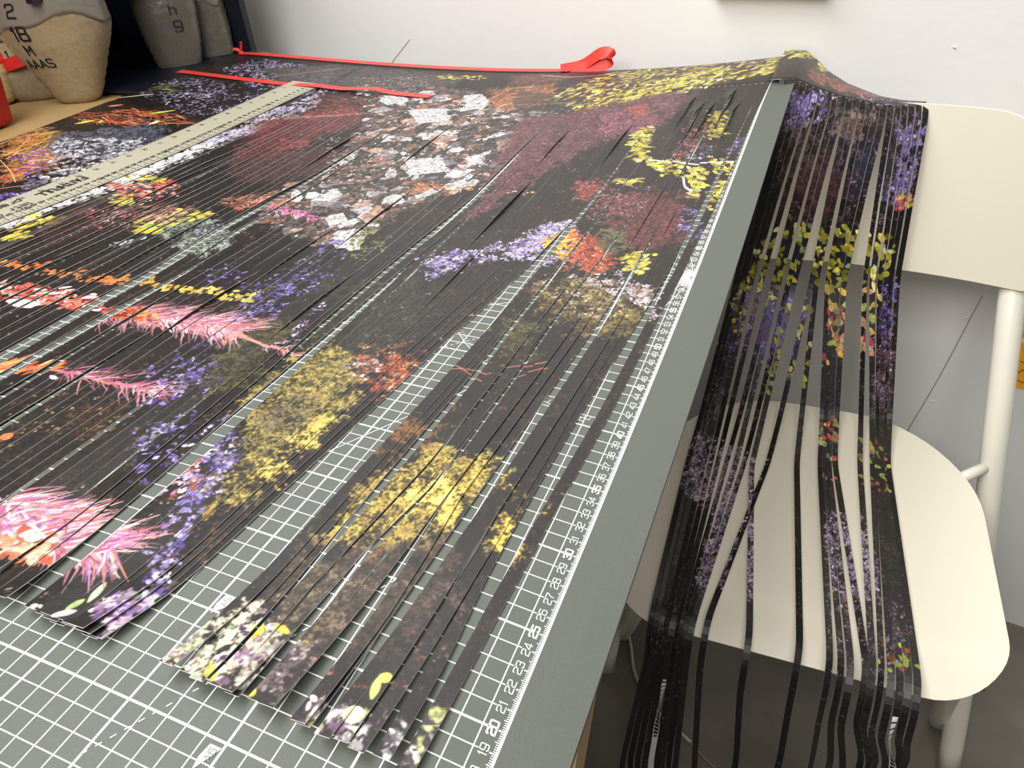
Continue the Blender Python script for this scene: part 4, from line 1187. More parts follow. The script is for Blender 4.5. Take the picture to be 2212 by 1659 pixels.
def hdr(x, t, i, j):
    k, f = kpt(KX, x), kpt(FX, x)
    if t <= 1:
        q = k + (f - k) * t
        q[2] += .35 * math.sin(math.pi * t) * min(1, x / 6)
        return tuple(q)
    u = t - 1
    return (f[0], f[1] + .9 * min(1, u * 4), f[2] - 10 * u * min(1, max(0, (x - 5) / 8)))


def hdruv(x, t, i, j):
    return UVp(-x * 1.1, 105 + 9 * min(t, 1.6))


grid_patch(np.linspace(18.05, 0, 40), np.array(list(np.linspace(0, 1, 14)) + [1.1, 1.25, 1.5, 1.8]), hdr, hdruv)
sh = mesh_obj('uncut_sheet', sv, sf, None, pp, smooth=True, uvs=su, mats=[M_print, M_paper])
so = sh.modifiers.new('paper', 'SOLIDIFY')
so.thickness = .0003
so.offset = -1
so.material_offset = 1
so.material_offset_rim = 1


def strip_mesh(name, cen, crs, w, th, uv_mid, uv_dir, parent):
    """cen: (n,3) centre line, crs: (n,3) unit vectors across, uv_mid: (n,2) print cm, uv_dir: print cm per cm across"""
    n = len(cen)
    tan = np.gradient(cen, axis=0)
    tan /= np.linalg.norm(tan, axis=1)[:, None] + 1e-9
    nor = np.cross(tan, crs)
    nor /= np.linalg.norm(nor, axis=1)[:, None] + 1e-9
    W = w[:, None] if np.ndim(w) else w
    a = cen - crs * W / 2
    b = cen + crs * W / 2
    vs_ = np.empty((n * 4, 3))
    vs_[0::4] = a
    vs_[1::4] = b
    vs_[2::4] = b - nor * th
    vs_[3::4] = a - nor * th
    uv = np.empty((n * 4, 2))
    ww = np.broadcast_to(w, (n,))
    for q, s in ((0, -1), (1, 1), (2, 1), (3, -1)):
        X = uv_mid[:, 0] + s * uv_dir * ww / 2
        uv[q::4, 0] = (CX0 - X) * RES / CW
        uv[q::4, 1] = (uv_mid[:, 1] - CY0) * RES / CH
    fc, fm_ = [], []
    for i in range(n - 1):
        p, q = i * 4, i * 4 + 4
        fc += [(p, q, q + 1, p + 1), (p + 1, q + 1, q + 2, p + 2), (p + 2, q + 2, q + 3, p + 3), (p + 3, q + 3, q, p)]
        fm_ += [0, 1, 1, 1]
    e = (n - 1) * 4
    fc += [(3, 2, 1, 0), (e, e + 1, e + 2, e + 3)]
    fm_ += [1, 1]
    return mesh_obj(name, [tuple(q) for q in vs_], fc, None, parent, uvs=uv, mats=[M_print, M_paper], fmat=fm_)


# ---- strips on the mat. Gaps between strip groups: header X, then (Y, left edge X, right edge X)
def gw(h, *rows):
    r = [(110, h, h)]
    for (Y, c, w) in rows:
        r.append((Y, c + w / 2, c - w / 2))
    a = np.array(sorted(r))
    return a


def ge(h, *rows):
    return np.array(sorted([(110, h, h)] + [tuple(r) for r in rows]))


GAPS = [
    ge(67.0, (93, 67.0, 67.0), (60, 71.0, 71.0), (16.6, 74.5, 74.5)),
    gw(50.6, (75, 51.2, .0), (60, 51.4, .2), (45, 50.9, .35), (31, 50.5, .4), (16.6, 50.3, .4)),
    gw(48.6, (75, 49.3, .0), (60, 49.6, .2), (45, 49.0, .35), (36, 48.7, .4), (28, 48.6, .3), (16.6, 48.5, .2)),
    gw(46.5, (94, 46.6, 0), (85, 46.8, .55), (72, 47.1, 1.05), (60, 48.0, 1.45), (50, 47.0, 1.6), (41.5, 47.1, 1.75), (34, 46.6, 1.9), (16.6, 46.2, 1.9)),
    gw(44.2, (70, 44.1, 0), (60, 44.0, .15), (50, 44.0, .45), (41.5, 44.2, .9), (34, 44.0, 1.05), (16.6, 43.7, 1.05)),
    gw(41.9, (62, 41.9, 0), (50, 41.9, .2), (41.5, 41.7, .5), (36, 41.5, .72), (31, 41.25, .82), (16.6, 41, .8)),
    gw(38.0, (50, 38.0, 0), (41.5, 38.0, .15), (35, 37.8, .4), (31, 37.6, .66), (16.6, 37.6, .85)),
    gw(30.8, (48, 30.8, 0), (41.5, 30.7, .1), (31, 30.6, .5), (23, 30.7, .6), (16.6, 30.8, .5)),
    gw(27.2, (50, 27.2, 0), (41.5, 27.2, .12), (31, 27.0, .42), (23, 26.75, .25), (16.6, 26.6, .05)),
    gw(25.1, (94, 25.1, 0), (85, 25.1, .4), (72, 24.7, .75), (62, 25.3, .75), (55, 25.55, .6), (45, 25.4, .45), (38, 25.1, .1), (33, 25.0, .02), (16.6, 24.6, 0)),
    gw(23.2, (85, 23.2, 0), (72, 23.2, .35), (60, 23.2, .45), (50, 22.6, .3), (41.5, 22.4, .14), (31, 22.0, 0), (16.6, 21.8, 0)),
    ge(12.0, (94, 12.05, 12.0), (85, 12.25, 11.95), (79, 12.25, 11.95), (72.3, 12.5, 12.05), (66, 13.0, 12.3), (60, 13.5, 12.5), (55, 14.0, 12.65), (50, 14.6, 12.8), (45, 15.2, 12.95),
       (41.5, 15.5, 13.1), (35, 16.0, 13.35), (31, 16.3, 13.5), (27, 16.6, 13.65), (23, 16.85, 13.8), (20, 17.1, 14.0), (16.6, 17.8, 14.4)),
    gw(9.75, (85, 9.9, .05), (72, 10.4, .15), (60, 10.9, .2), (50, 11.3, .25), (41.5, 11.3, .28), (31, 11.7, .28), (23, 12.0, .15), (16.6, 12.1, .04)),
    gw(8.25, (72, 8.7, .05), (60, 9.1, .1), (50, 9.5, .18), (41.5, 9.6, .22), (33, 10.0, .03), (23, 11.1, 0), (16.6, 11.3, 0)),
    gw(6.75, (85, 7.0, .1), (72, 7.5, .2), (60, 8.1, .14), (50, 8.6, .2), (41.5, 8.7, .22), (35, 8.8, .12), (31, 9.1, .05), (26, 9.9, .25), (23, 10.1, .36), (16.6, 10.45, .62)),
    gw(5.25, (60, 6.4, .02), (31, 7.9, .02), (27, 7.9, .3), (23, 8.0, .55), (16.6, 8.35, .72)),
    gw(3.75, (85, 4.2, .05), (72, 4.6, .2), (60, 4.9, .32), (50, 5.3, .4), (41.5, 5.75, .42), (31, 6.2, .42), (23, 6.6, .36), (16.6, 6.9, .28)),
    gw(2.25, (60, 3.5, .02), (41.5, 4.4, .02), (36, 4.55, .26), (31, 4.75, .3), (26, 5.0, .16), (23, 5.15, .08), (16.6, 5.35, .02)),
    gw(1.5, (60, 2.8, 0), (41.5, 3.9, .0), (27, 4.3, .02), (23, 4.15, .3), (16.6, 4.25, .6)),
    ge(.75, (95, 1.1, 1.0), (85, 1.6, 1.05), (78, 2.0, 1.1), (70, 2.2, 1.25), (65, 2.2, 1.55), (60, 2.25, 1.7), (55, 2.6, 2.0), (50, 2.9, 2.1), (42, 3.4, 2.35), (35, 3.7, 2.7),
       (31, 3.75, 2.9), (25, 3.72, 3.1), (20, 3.55, 3.2), (16.6, 3.5, 3.25)),
    ge(0.0, (95, .2, .2), (85, .4, .4), (78, .6, .6), (70, .65, .65), (65, .95, .95), (60, .95, .95), (55, 1.3, 1.3), (42, 1.65, 1.65), (35, 2.0, 2.0), (25, 2.4, 2.4), (16.6, 2.6, 2.6)),
]
NS = [17, 2, 2, 2, 2, 4, 7, 4, 2, 2, 12, 3, 2, 2, 2, 2, 2, 1, 1, 1]
sidx = 0
for gi in range(len(GAPS) - 1):
    ga, gb, n = GAPS[gi], GAPS[gi + 1], NS[gi]
    ha, hb = ga[-1, 1], gb[-1, 1]
    w = (ha - hb) / n
    for k in range(n):
        Xh = ha - (k + .5) * w
        y_top = cutY(Xh)
        yend = 16.6 + rnd.uniform(-.12, .12)
        Yv = np.concatenate([np.linspace(y_top + .15, 40, 34), np.linspace(38.5, yend, 22)])
        La = np.interp(Yv, ga[:, 0], ga[:, 2])
        Rb = np.interp(Yv, gb[:, 0], gb[:, 1])
        tt = np.clip((y_top - Yv) / 9.0, 0, 1)
        ww = w * .985
        if n == 1:
            Xc = (La + Rb) / 2
        else:
            Xc = (La - ww / 2) + (Rb - La + ww) * (k / (n - 1))
        Xc = Xh * (1 - tt) + Xc * tt
        ph, am = rnd.uniform(0, 6.28), rnd.uniform(.0, .085)
        Xc = Xc + am * np.sin(Yv / rnd.uniform(10, 24) + ph) * tt
        wv_ = np.full(len(Yv), ww)
        lay = .02 + .055 * (3 - sidx % 4)
        Z = hz(Xc, Yv) + LIFT * (1 - tt) + (LIFT * .4 + lay) * tt
        endl = np.clip((24 - Yv) / 8, 0, 1) ** 2 * rnd.uniform(.4, .9)
        Z = Z + endl
        if rnd.random() < .35:
            bc = rnd.uniform(45, 90)
            Z = Z + rnd.uniform(.1, .3) * np.exp(-((Yv - bc) / 5) ** 2)
        if (2 < Xh < 10 and sidx % 2 == 0) or Xh in ():
            Z = Z + rnd.uniform(.5, 1.1) * np.exp(-((Yv - rnd.uniform(93, 99)) / 4.5) ** 2)
        cen = np.c_[-Xc, Yv, Z]
        tilt = rnd.uniform(-.06, .06)
        crs = np.tile(np.array([-1.0, 0, tilt]), (len(Yv), 1))
        crs /= np.linalg.norm(crs, axis=1)[:, None]
        # across runs towards greater X; order a->b so that the face normal points up
        strip_mesh('strip', cen, -crs, wv_, .05, np.c_[Xc, Yv], -1.0, pp)
        sidx += 1

# ---- strips hanging over the chair
DRS = [[[-1.2,103.5,-22.9],[-3.0,91.8,-39.5],[-3.1,84.0,-41.2],[-1.9,59.9,-41.3],[-4.6,57.0,-70.7]],[[-0.7,103.6,-22.9],[-2.4,92.0,-39.5],[-2.4,84.2,-41.2],[-1.3,59.8,-41.3],[-3.6,57.0,-70.1]],[[-0.2,103.7,-22.9],[-1.7,92.2,-39.5],[-1.7,84.5,-41.2],[-0.7,59.8,-41.3],[-2.6,57.0,-69.5]],[[0.3,103.8,-22.9],[-1.0,92.4,-39.5],[-1.0,84.7,-41.2],[-0.1,59.8,-41.3],[-1.6,57.0,-68.8]],[[0.8,103.9,-22.8],[-0.3,92.6,-39.5],[-0.2,84.9,-41.2],[0.5,59.7,-41.3],[-0.8,57.0,-68.3]],[[2.1,104.0,-22.7],[0.7,92.9,-39.5],[0.7,85.2,-41.2],[1.0,59.7,-41.3],[-0.1,57.0,-67.9]],[[3.8,104.1,-22.6],[2.1,93.3,-39.5],[1.8,85.5,-41.2],[1.5,59.7,-41.3],[0.6,57.0,-67.5]],[[4.4,104.2,-22.5],[3.1,93.6,-39.5],[3.0,85.9,-41.2],[2.0,59.6,-41.3],[1.4,57.0,-67.0]],[[5.7,104.3,-22.4],[4.3,94.0,-39.5],[4.0,86.2,-41.2],[2.5,59.6,-41.3],[2.3,57.0,-66.4]],[[6.4,104.4,-22.4],[5.2,94.2,-39.5],[5.0,86.5,-41.2],[8.5,59.2,-41.3],[9.3,57.0,-62.1]],[[8.6,104.5,-22.2],[7.4,94.9,-39.5],[7.0,87.1,-41.2],[4.0,59.5,-41.3],[4.5,57.0,-65.1]],[[9.1,104.5,-22.2],[10.2,95.7,-39.5],[10.5,88.1,-41.2],[13.5,59.0,-41.3],[13.9,57.0,-59.3]],[[10.5,104.6,-22.0],[12.9,96.5,-39.5],[13.4,89.0,-41.2],[16.5,58.8,-41.3],[17.1,57.0,-57.3]],[[11.1,104.7,-22.0],[13.4,96.6,-39.5],[13.9,89.2,-41.2],[17.6,58.7,-41.3],[18.9,57.0,-56.2]],[[11.7,104.8,-22.0],[14.0,96.8,-39.5],[14.4,89.3,-41.2],[18.5,58.7,-41.3],[20.1,57.0,-55.5]],[[12.5,104.9,-21.9],[14.7,97.0,-39.5],[15.1,89.5,-41.2],[19.9,58.6,-41.3],[21.8,57.0,-54.4]],[[15.0,105.0,-21.7],[17.8,97.9,-39.5],[18.2,90.5,-41.2],[20.5,58.5,-41.3],[22.5,57.0,-54.0]],[[15.9,105.1,-21.6],[19.2,98.3,-39.5],[19.7,90.9,-41.2],[21.3,58.5,-41.3],[23.1,57.0,-53.6]],[[16.8,105.2,-21.6],[19.9,98.5,-39.5],[20.3,91.1,-41.2],[22.2,58.4,-41.3],[24.0,57.0,-53.1]],[[17.5,105.3,-21.5],[20.4,98.6,-39.5],[20.7,91.2,-41.2],[23.0,58.4,-41.3],[24.6,57.0,-52.7]],[[18.1,105.4,-21.5],[20.9,98.8,-39.5],[21.1,91.4,-41.2],[23.8,58.3,-41.3],[25.2,57.0,-52.3]],[[18.9,105.5,-21.5],[21.4,98.9,-39.5],[21.5,91.5,-41.2],[24.6,58.3,-41.3],[25.7,57.0,-52.0]]]
for j, row in enumerate(DRS):
    s = j / 21.0
    a, a2, b, c, d = [np.array(q) for q in row]
    k = kpt(KX, 1.4 + 16.6 * s)
    k2 = k + np.array([.15, -1.4, -.45 - .5 * s])
    k3 = k * .6 + a * .4
    k3[1] = k[1] * .35 + a[1] * .65 - .3
    e = c + np.array([0, -2.3, -2.0])
    lz = .05 * (j % 4)
    key = [k, k2, k3, a, a2 + (0, 0, lz), b + (0, 0, lz + .1), c + (0, 0, lz + .1), e, e + np.array([0, -.5, -3.5]), d, d + np.array([rnd.uniform(-.6, .6), -.3, -6 - 6 * rnd.random()])]
    path = smooth_path(key)
    path[:, 1] -= .16 * (j % 5) * np.clip((np.arange(len(path)) - 8) / 20, 0, 1)
    L = np.concatenate([[0], np.cumsum(np.linalg.norm(np.diff(path, axis=0), axis=1))])
    tan = np.gradient(path, axis=0)
    tan /= np.linalg.norm(tan, axis=1)[:, None]
    xk = 1.4 + 16.6 * s
    rd = kpt(KX, min(xk + .5, 18.4)) - kpt(KX, xk - .5)
    rd /= np.linalg.norm(rd)
    bl = np.clip(L / 7, 0, 1)[:, None]
    ref = rd[None] * (1 - bl) + np.array([[1.0, .12, 0.0]]) * bl
    crs = ref - (ref * tan).sum(1)[:, None] * tan
    crs /= np.linalg.norm(crs, axis=1)[:, None]
    nor = np.cross(crs, tan)
    ang = rnd.uniform(-.25, .25) + .3 * np.sin(L / rnd.uniform(14, 25) + rnd.uniform(0, 6))
    ang *= np.clip(L / 12, 0, 1)
    if j in (4, 19):                    # two strips turn over and show the blank back below the seat
        ang = ang + math.pi * np.clip((L - (84 if j == 19 else 88)) / 12, 0, 1)
    crs = crs * np.cos(ang)[:, None] + nor * np.sin(ang)[:, None]
    X = -0.6 - .9 * j
    strip_mesh('hanging_strip', path, crs, np.full(len(path), .7), .018, np.c_[np.full(len(L), X), 104 - L * .76], -1.0, pp)
# ------------------------------------------------------------------ steel rule
M_steel = mat('brushed_steel', srgb(184, 180, 160), .45, metal=.25, noise=(220, .06))
M_ink = mat('engraved_black', srgb(24, 22, 20), .6)
rl = thing('steel_ruler', 'long brushed steel ruler lying along the cut edge', 'ruler', (-76, 59, 0))
RA = math.atan2(4.75, 54.6)          # the ruler is turned a little against the mat


def on_rule(s, t, lift=0.0):
    """s cm from the far end towards the camera, t cm across from the right edge (small X)"""
    X = 67.75 + s * math.sin(RA) + t * math.cos(RA)
    Y = 109.2 - s * math.cos(RA) + t * math.sin(RA)
    return (-X, Y, float(hz(X, Y)) + .34 + lift)


rv, rf = [], []
ss = np.linspace(0, 102, 60)
RW = 5.95
for s in ss:
    for (t, l) in ((0, 0), (0, -.1), (RW, -.1), (RW, 0)):
        rv.append(on_rule(s, t, l))
for i in range(len(ss) - 1):
    for q in range(4):
        q2 = (q + 1) % 4
        rf.append((i * 4 + q, i * 4 + q2, i * 4 + 4 + q2, i * 4 + 4 + q))
rf += [(3, 2, 1, 0), tuple(len(rv) - 4 + q for q in range(4))]
mesh_obj('blade', rv, rf, M_steel, rl)
tk = Flat()
for i in range(0, 1001, 5):
    s = 1.0 + i / 10
    ln = 1.05 if i % 10 == 0 else .5
    w = .03 if i % 10 else .04
    tk.quad([on_rule(s - w, .08, .03), on_rule(s + w, .08, .03), on_rule(s + w, ln, .03), on_rule(s - w, ln, .03)])
for i in range(0, 39 * 4 + 1):
    s = 1.0 + i * 2.54 / 4
    ln = .8 if i % 4 == 0 else .4
    tk.quad([on_rule(s - .025, RW - .08, .012), on_rule(s + .025, RW - .08, .012), on_rule(s + .025, RW - ln, .012), on_rule(s - .025, RW - ln, .012)])
tk.build('graduations', M_ink, rl)['kind'] = 'stuff'
nm = Flat()
for k in range(1, 100):               # tops of the figures point to the right edge, reading towards the camera
    qs, tot = text_quads(str(k), .62 if k % 10 == 0 else .5, .6, .13 if k % 10 == 0 else .09)
    for q in qs:
        nm.quad([on_rule(1.0 + k + u, 1.85 - v, .04) for u, v in q])
for k in range(1, 39):
    qs, tot = text_quads(str(k), .5, .6, .07)
    for q in qs:
        nm.quad([on_rule(1.0 + k * 2.54 + u, RW - 1.0 - v, .04) for u, v in q])
nm.build('figures', M_ink, rl)['kind'] = 'stuff'
le = Flat()
qs, tot = text_quads('FAITHFULL', 1.15, .5, .25, .15)
for q in qs:
    le.quad([on_rule(44.8 + u, 4.2 - v, .05) for u, v in q])
for (txt, s0, t0) in (('1mtr (3ft)', 49.7, 3.0), ('precision', 49.7, 4.7)):
    qs, tot = text_quads(txt, .95, .62, .14, .2)
    for q in qs:
        le.quad([on_rule(s0 + tot / 2 + u, t0 - v, .05) for u, v in q])
le.build('lettering', M_ink, rl)

# ------------------------------------------------------------------ red tapes
M_red = mat('red_tape', srgb(226, 66, 56), .38, noise=(30, .12))


def ribbon(name, pts, width, label, across=(0, 1, 0), n=10, parent=None):
    path = catmull(pts, n)
    verts, faces = [], []
    a = np.array(across, float)
    tan = np.gradient(path, axis=0)
    for i, p in enumerate(path):
        t = tan[i] / (np.linalg.norm(tan[i]) + 1e-9)
        c = a - (a * t).sum() * t
        c /= np.linalg.norm(c) + 1e-9
        nn = np.cross(t, c) * .03
        for q in (p - c * width / 2, p + c * width / 2, p + c * width / 2 + nn, p - c * width / 2 + nn):
            verts.append(tuple(q))
    k = len(path)
    for i in range(k - 1):
        for q in range(4):
            q2 = (q + 1) % 4
            faces.append((i * 4 + q, i * 4 + q2, i * 4 + 4 + q2, i * 4 + 4 + q))
    faces += [(3, 2, 1, 0), tuple((k - 1) * 4 + q for q in range(4))]
    return mesh_obj(name, verts, faces, M_red, parent, smooth=False)


def onp(X, Y, l=.25):
    return (-X, Y, float(hz(X, Y)) + l)


t1 = thing('red_tape', 'red tape along the far edge of the print, with a loose loop', 'tape', (-60, 123, 0))
ribbon('tape_band', [onp(94.6, 123.2)] + [onp(X, 123.1 + .15 * math.sin(X), .24 + .1 * (X % 3 < 1)) for X in range(90, 34, -6)] + [onp(31.5, 123.2, .3)], 1.7, '', parent=t1)
ribbon('loop', [onp(33, 123.3, .35), onp(29.5, 123.2, 1.0), onp(26.6, 123.1, 2.6), onp(25.0, 123.0, 2.6), onp(24.9, 122.9, 1.5), onp(26.8, 122.8, .9), onp(31, 122.9, .5)], 1.7, '', across=(0, .45, .9), parent=t1)
ribbon('tail', [onp(94.6, 123.3, .3), onp(94.2, 123.2, 1.0), onp(93.6, 123.0, 2.3)], .5, '', across=(.5, .8, .2), parent=t1)
ribbon('tail', [onp(94.2, 123.3, .3), onp(95.0, 123.0, .9), onp(95.6, 122.6, 1.0)], .6, '', across=(.5, .8, .2), parent=t1)
t2 = ribbon('red_tape', [onp(96, 108.9, .3), onp(88, 108.7), onp(80, 108.4), onp(74, 108.2), onp(68, 107.9, .5), onp(63, 107.8, .35), onp(57.5, 107.3, .8), onp(54, 107.2, .35), onp(47.2, 106.4, .25)], 1.6, '')
tag(t2, 'red tape crossing the print under the end of the steel ruler', 'tape')

# ------------------------------------------------------------------ folding chair
M_chair = mat('chair_cream_paint', srgb(236, 230, 212), .34, noise=(2.0, .02))
M_tube = mat('chair_tube_paint', srgb(232, 228, 214), .35)
M_bolt = mat('bolt_zinc', srgb(190, 190, 188), .35, metal=.9)
ch = thing('folding_chair', 'cream metal folding chair beside the table, strips hanging over it', 'chair', (12, 80, FLOOR))


def rounded(hx, hy, rads, n=10):
    """rounded rectangle outline, rads = radii at (-,-),(+,-),(+,+),(-,+)"""
    out = []
    for (sx, sy, r, a0) in ((-1, -1, rads[0], 180), (1, -1, rads[1], 270), (1, 1, rads[2], 0), (-1, 1, rads[3], 90)):
        cx, cy = sx * (hx - r), sy * (hy - r)
        for i in range(n + 1):
            a = math.radians(a0 + 90 * i / n)
            out.append((cx + r * math.cos(a), cy + r * math.sin(a)))
    fine = []
    for p, q in zip(out, out[1:] + out[:1]):
        k = max(1, int(math.hypot(q[0] - p[0], q[1] - p[1]) / 1.6))
        for i in range(k):
            fine.append((p[0] + (q[0] - p[0]) * i / k, p[1] + (q[1] - p[1]) * i / k))
    return fine


def panel(name, outline, fn, thick, m, parent, rings=9):
    verts, faces = [fn(0, 0)], []
    k = len(outline)
    for r in range(1, rings + 1):
        f = (r / rings) ** .8
        for (u, v) in outline:
            verts.append(fn(u * f, v * f))
    for i in range(k):
        faces.append((0, 1 + i, 1 + (i + 1) % k))
    for r in range(rings - 1):
        for i in range(k):
            i2 = (i + 1) % k
            faces.append((1 + r * k + i, 1 + (r + 1) * k + i, 1 + (r + 1) * k + i2, 1 + r * k + i2))
    o = mesh_obj(name, verts, faces, m, parent, smooth=True)
    s = o.modifiers.new('thickness', 'SOLIDIFY')
    s.thickness = thick / 100
    s.offset = -1
    es = o.modifiers.new('crisp_rim', 'EDGE_SPLIT')
    es.split_angle = math.radians(50)
    return o


SX, SY0 = 12.4, 80.0


def seatf(u, v):
    x, y = SX + u * (1 - .0022 * (v + 20)), SY0 + v
    z = -42.0 - .5 * (1 - (u / 21.5) ** 2) * (1 - (v / 21.) ** 2)
    if v < -15.0:
        z -= .13 * (v + 15.0) ** 2 / (1 + .12 * abs(v + 15.0))
    return (x, y, z)


so_ = rounded(21.3, 20.6, (8, 8, 15, 15), 12)
so_ = [(u, v + (1.8 * (1 - (u / 21.3) ** 2) if v > 0 else 0)) for u, v in so_]
panel('seat', so_, seatf, .7, M_chair, ch, 12)


def backf(u, v):
    x = 12.4 + u * (1 - .011 * v)
    y = 110.4 - 5.0 * (u / 23.) ** 2 - .12 * (10 - v)
    z = -10.9 + v
    return (x, y, z)


panel('backrest', rounded(22.5, 10.4, (5, 5, 8, 8), 10), lambda u, v: backf(u, v), .6, M_chair, ch, 10)
for sgn in (1, -1):
    X_ = lambda x: 12.4 + sgn * (x - 12.4)
    tube('back_tube', [(X_(30.6), 112.2, -8), (X_(32.0), 108.4, -19), (X_(32.9), 103.6, -28), (X_(34.4), 97.6, -42), (X_(37), 91, -64), (X_(39.5), 83, -91.5)], 1.55, M_tube, ch, 20)
    tube('leg', [(X_(29.6), 63.4, -44.2), (X_(31.5), 71, -57), (X_(35.2), 82, -76), (X_(38.5), 91, -91.5)], 1.4, M_tube, ch, 20, round_end=True)
    tube('pivot_pin', [(X_(30.5), 93.5, -43.4), (X_(34), 96.8, -43.0)], .75, M_tube, ch, 12)
    tube('bolt', [(X_(28.0), 63.2, -45.2), (X_(31.6), 63.2, -45.2)], .5, M_bolt, ch, 10)
tube('cross_bar', [(-3.6, 66, -45.8), (28.4, 66, -45.8)], 1.2, M_tube, ch, 14)
tube('cross_bar', [(-12, 88, -71), (37, 88, -71)], .9, M_tube, ch, 14)

# ------------------------------------------------------------------ things on the wall and floor
M_frame = mat('frame_wood', srgb(222, 210, 178), .5, noise=(12, .12))
M_art = mat('frame_panel', srgb(230, 228, 222), .6)


def wallbox(name, x0, x1, z0, z1, depth, m, parent=None, off=0.0):
    v = []
    for (d) in (off + depth, off):
        for (x, z) in ((x0, z0), (x1, z0), (x1, z1), (x0, z1)):
            v.append((x - .176 * d * .98, wally(x) - d * .985, z))
    return mesh_obj(name, v, [(0, 1, 2, 3), (7, 6, 5, 4), (0, 4, 5, 1), (1, 5, 6, 2), (2, 6, 7, 3), (3, 7, 4, 0)], m, parent)


fr = thing('picture_frame', 'pale wooden picture frame hanging on the white wall', 'picture frame', (-3, wally(-3), 20))
wallbox('frame_bar', -10.6, 4.9, 9.5, 10.9, 2.2, M_frame, fr)
wallbox('frame_bar', -10.6, 4.9, 29, 30.7, 3.0, M_frame, fr)
wallbox('frame_bar', -10.6, -9, 10.9, 29, 3.0, M_frame, fr)
wallbox('frame_bar', 3.3, 4.9, 10.9, 29, 3.0, M_frame, fr)
wallbox('panel', -9, 3.3, 10.9, 29, 1.5, M_art, fr)

M_note = mat('orange_note_paper', srgb(255, 176, 40), .7)
M_pen = mat('pen_ink', srgb(60, 40, 20), .7)
for (z0, z1, lab) in ((-44.2, -36.4, 'lower orange sticky note with handwriting, beside the chair tube'), (-35.6, -27.8, 'upper orange sticky note on the wall behind the chair back')):
    nt_ = wallbox('sticky_note', 38.1 + (.2 if z0 < -40 else 0), 46, z0, z1, .03, M_note, None, .05)
    tag(nt_, lab, 'note', 'orange sticky notes on the wall')
    hv = Flat()
    rr = random.Random(int(z1))
    for ln in range(4):
        x = 39.0
        zc = z1 - 1.4 - ln * 1.7
        prev = (x, zc)
        while x < 45:
            x += rr.uniform(.18, .4)
            cur = (x, zc + rr.uniform(-.38, .38) + .05 * (x - 39))
            q = seg_quad(prev, cur, .1, .5)
            hv.quad([(a, wally(a) - .13, b) for a, b in q])
            prev = cur
    hv.build('handwriting', M_pen, nt_)

M_wire = mat('white_wire', srgb(206, 200, 184), .5)
tag(tube('cable', [(-20, 101, FLOOR + .3), (-15, 96, FLOOR + .3), (-12, 90, FLOOR + .3), (-9.5, 84, FLOOR + .3), (-5, 79, FLOOR + .3), (2, 75, FLOOR + .3)], .28, M_wire, None, 8), 'thin white cable lying on the floor near the chair foot', 'cable')
M_fibre = mat('pale_fibre', srgb(170, 150, 120), .8)
tag(tube('paper_scrap', [(2.0, 75.0, FLOOR + .2), (4.0, 73.5, FLOOR + .2), (7.0, 71.8, FLOOR + .2)], .12, M_fibre, None, 6), 'thin pale paper sliver on the floor under the seat', 'scrap')

# ------------------------------------------------------------------ dark storage unit with bags at the left
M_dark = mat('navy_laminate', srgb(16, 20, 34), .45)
su_ = thing('storage_unit', 'dark navy open storage unit standing at the back of the table', 'shelf', (-115, 118, table_z(-115)))
tz = table_z(-118)
box('side_panel', -128, -96.2, 128.2, 129.8, tz, 42, M_dark, su_, .15)
box('back_panel', -130, -128, 66, 129.8, tz, 42, M_dark, su_)
box('shade_top_panel', -130, -86, 84, 129.8, 42, 44, M_dark, su_, .15)  # unseen top, extended forward to keep overhead light off the bags
box('bag_shadow_panel', -128, -95.9, 100.5, 128.2, table_z(-128) + .02, table_z(-128) + .5, M_dark, su_, .1)  # added dark sheet standing in for the bag's shadow on the table
box('shelf_rail', -104, -102.6, 92, 128.2, 15.2, 42, M_dark, su_, .1)

M_pellet = mat('pellets_in_plastic', srgb(156, 140, 112), .26, noise=(160, .18), bump=(38, .6))
M_film = mat('clear_film', srgb(120, 116, 106), .2, bump=(24, .5))
M_grey2 = mat('grey_filler_in_plastic', srgb(104, 100, 90), .28, noise=(150, .15), bump=(38, .6))
M_mark = mat('marker_ink', srgb(18, 18, 20), .6)
M_cream = mat('cream_sack', srgb(224, 208, 150), .7, bump=(30, .4))


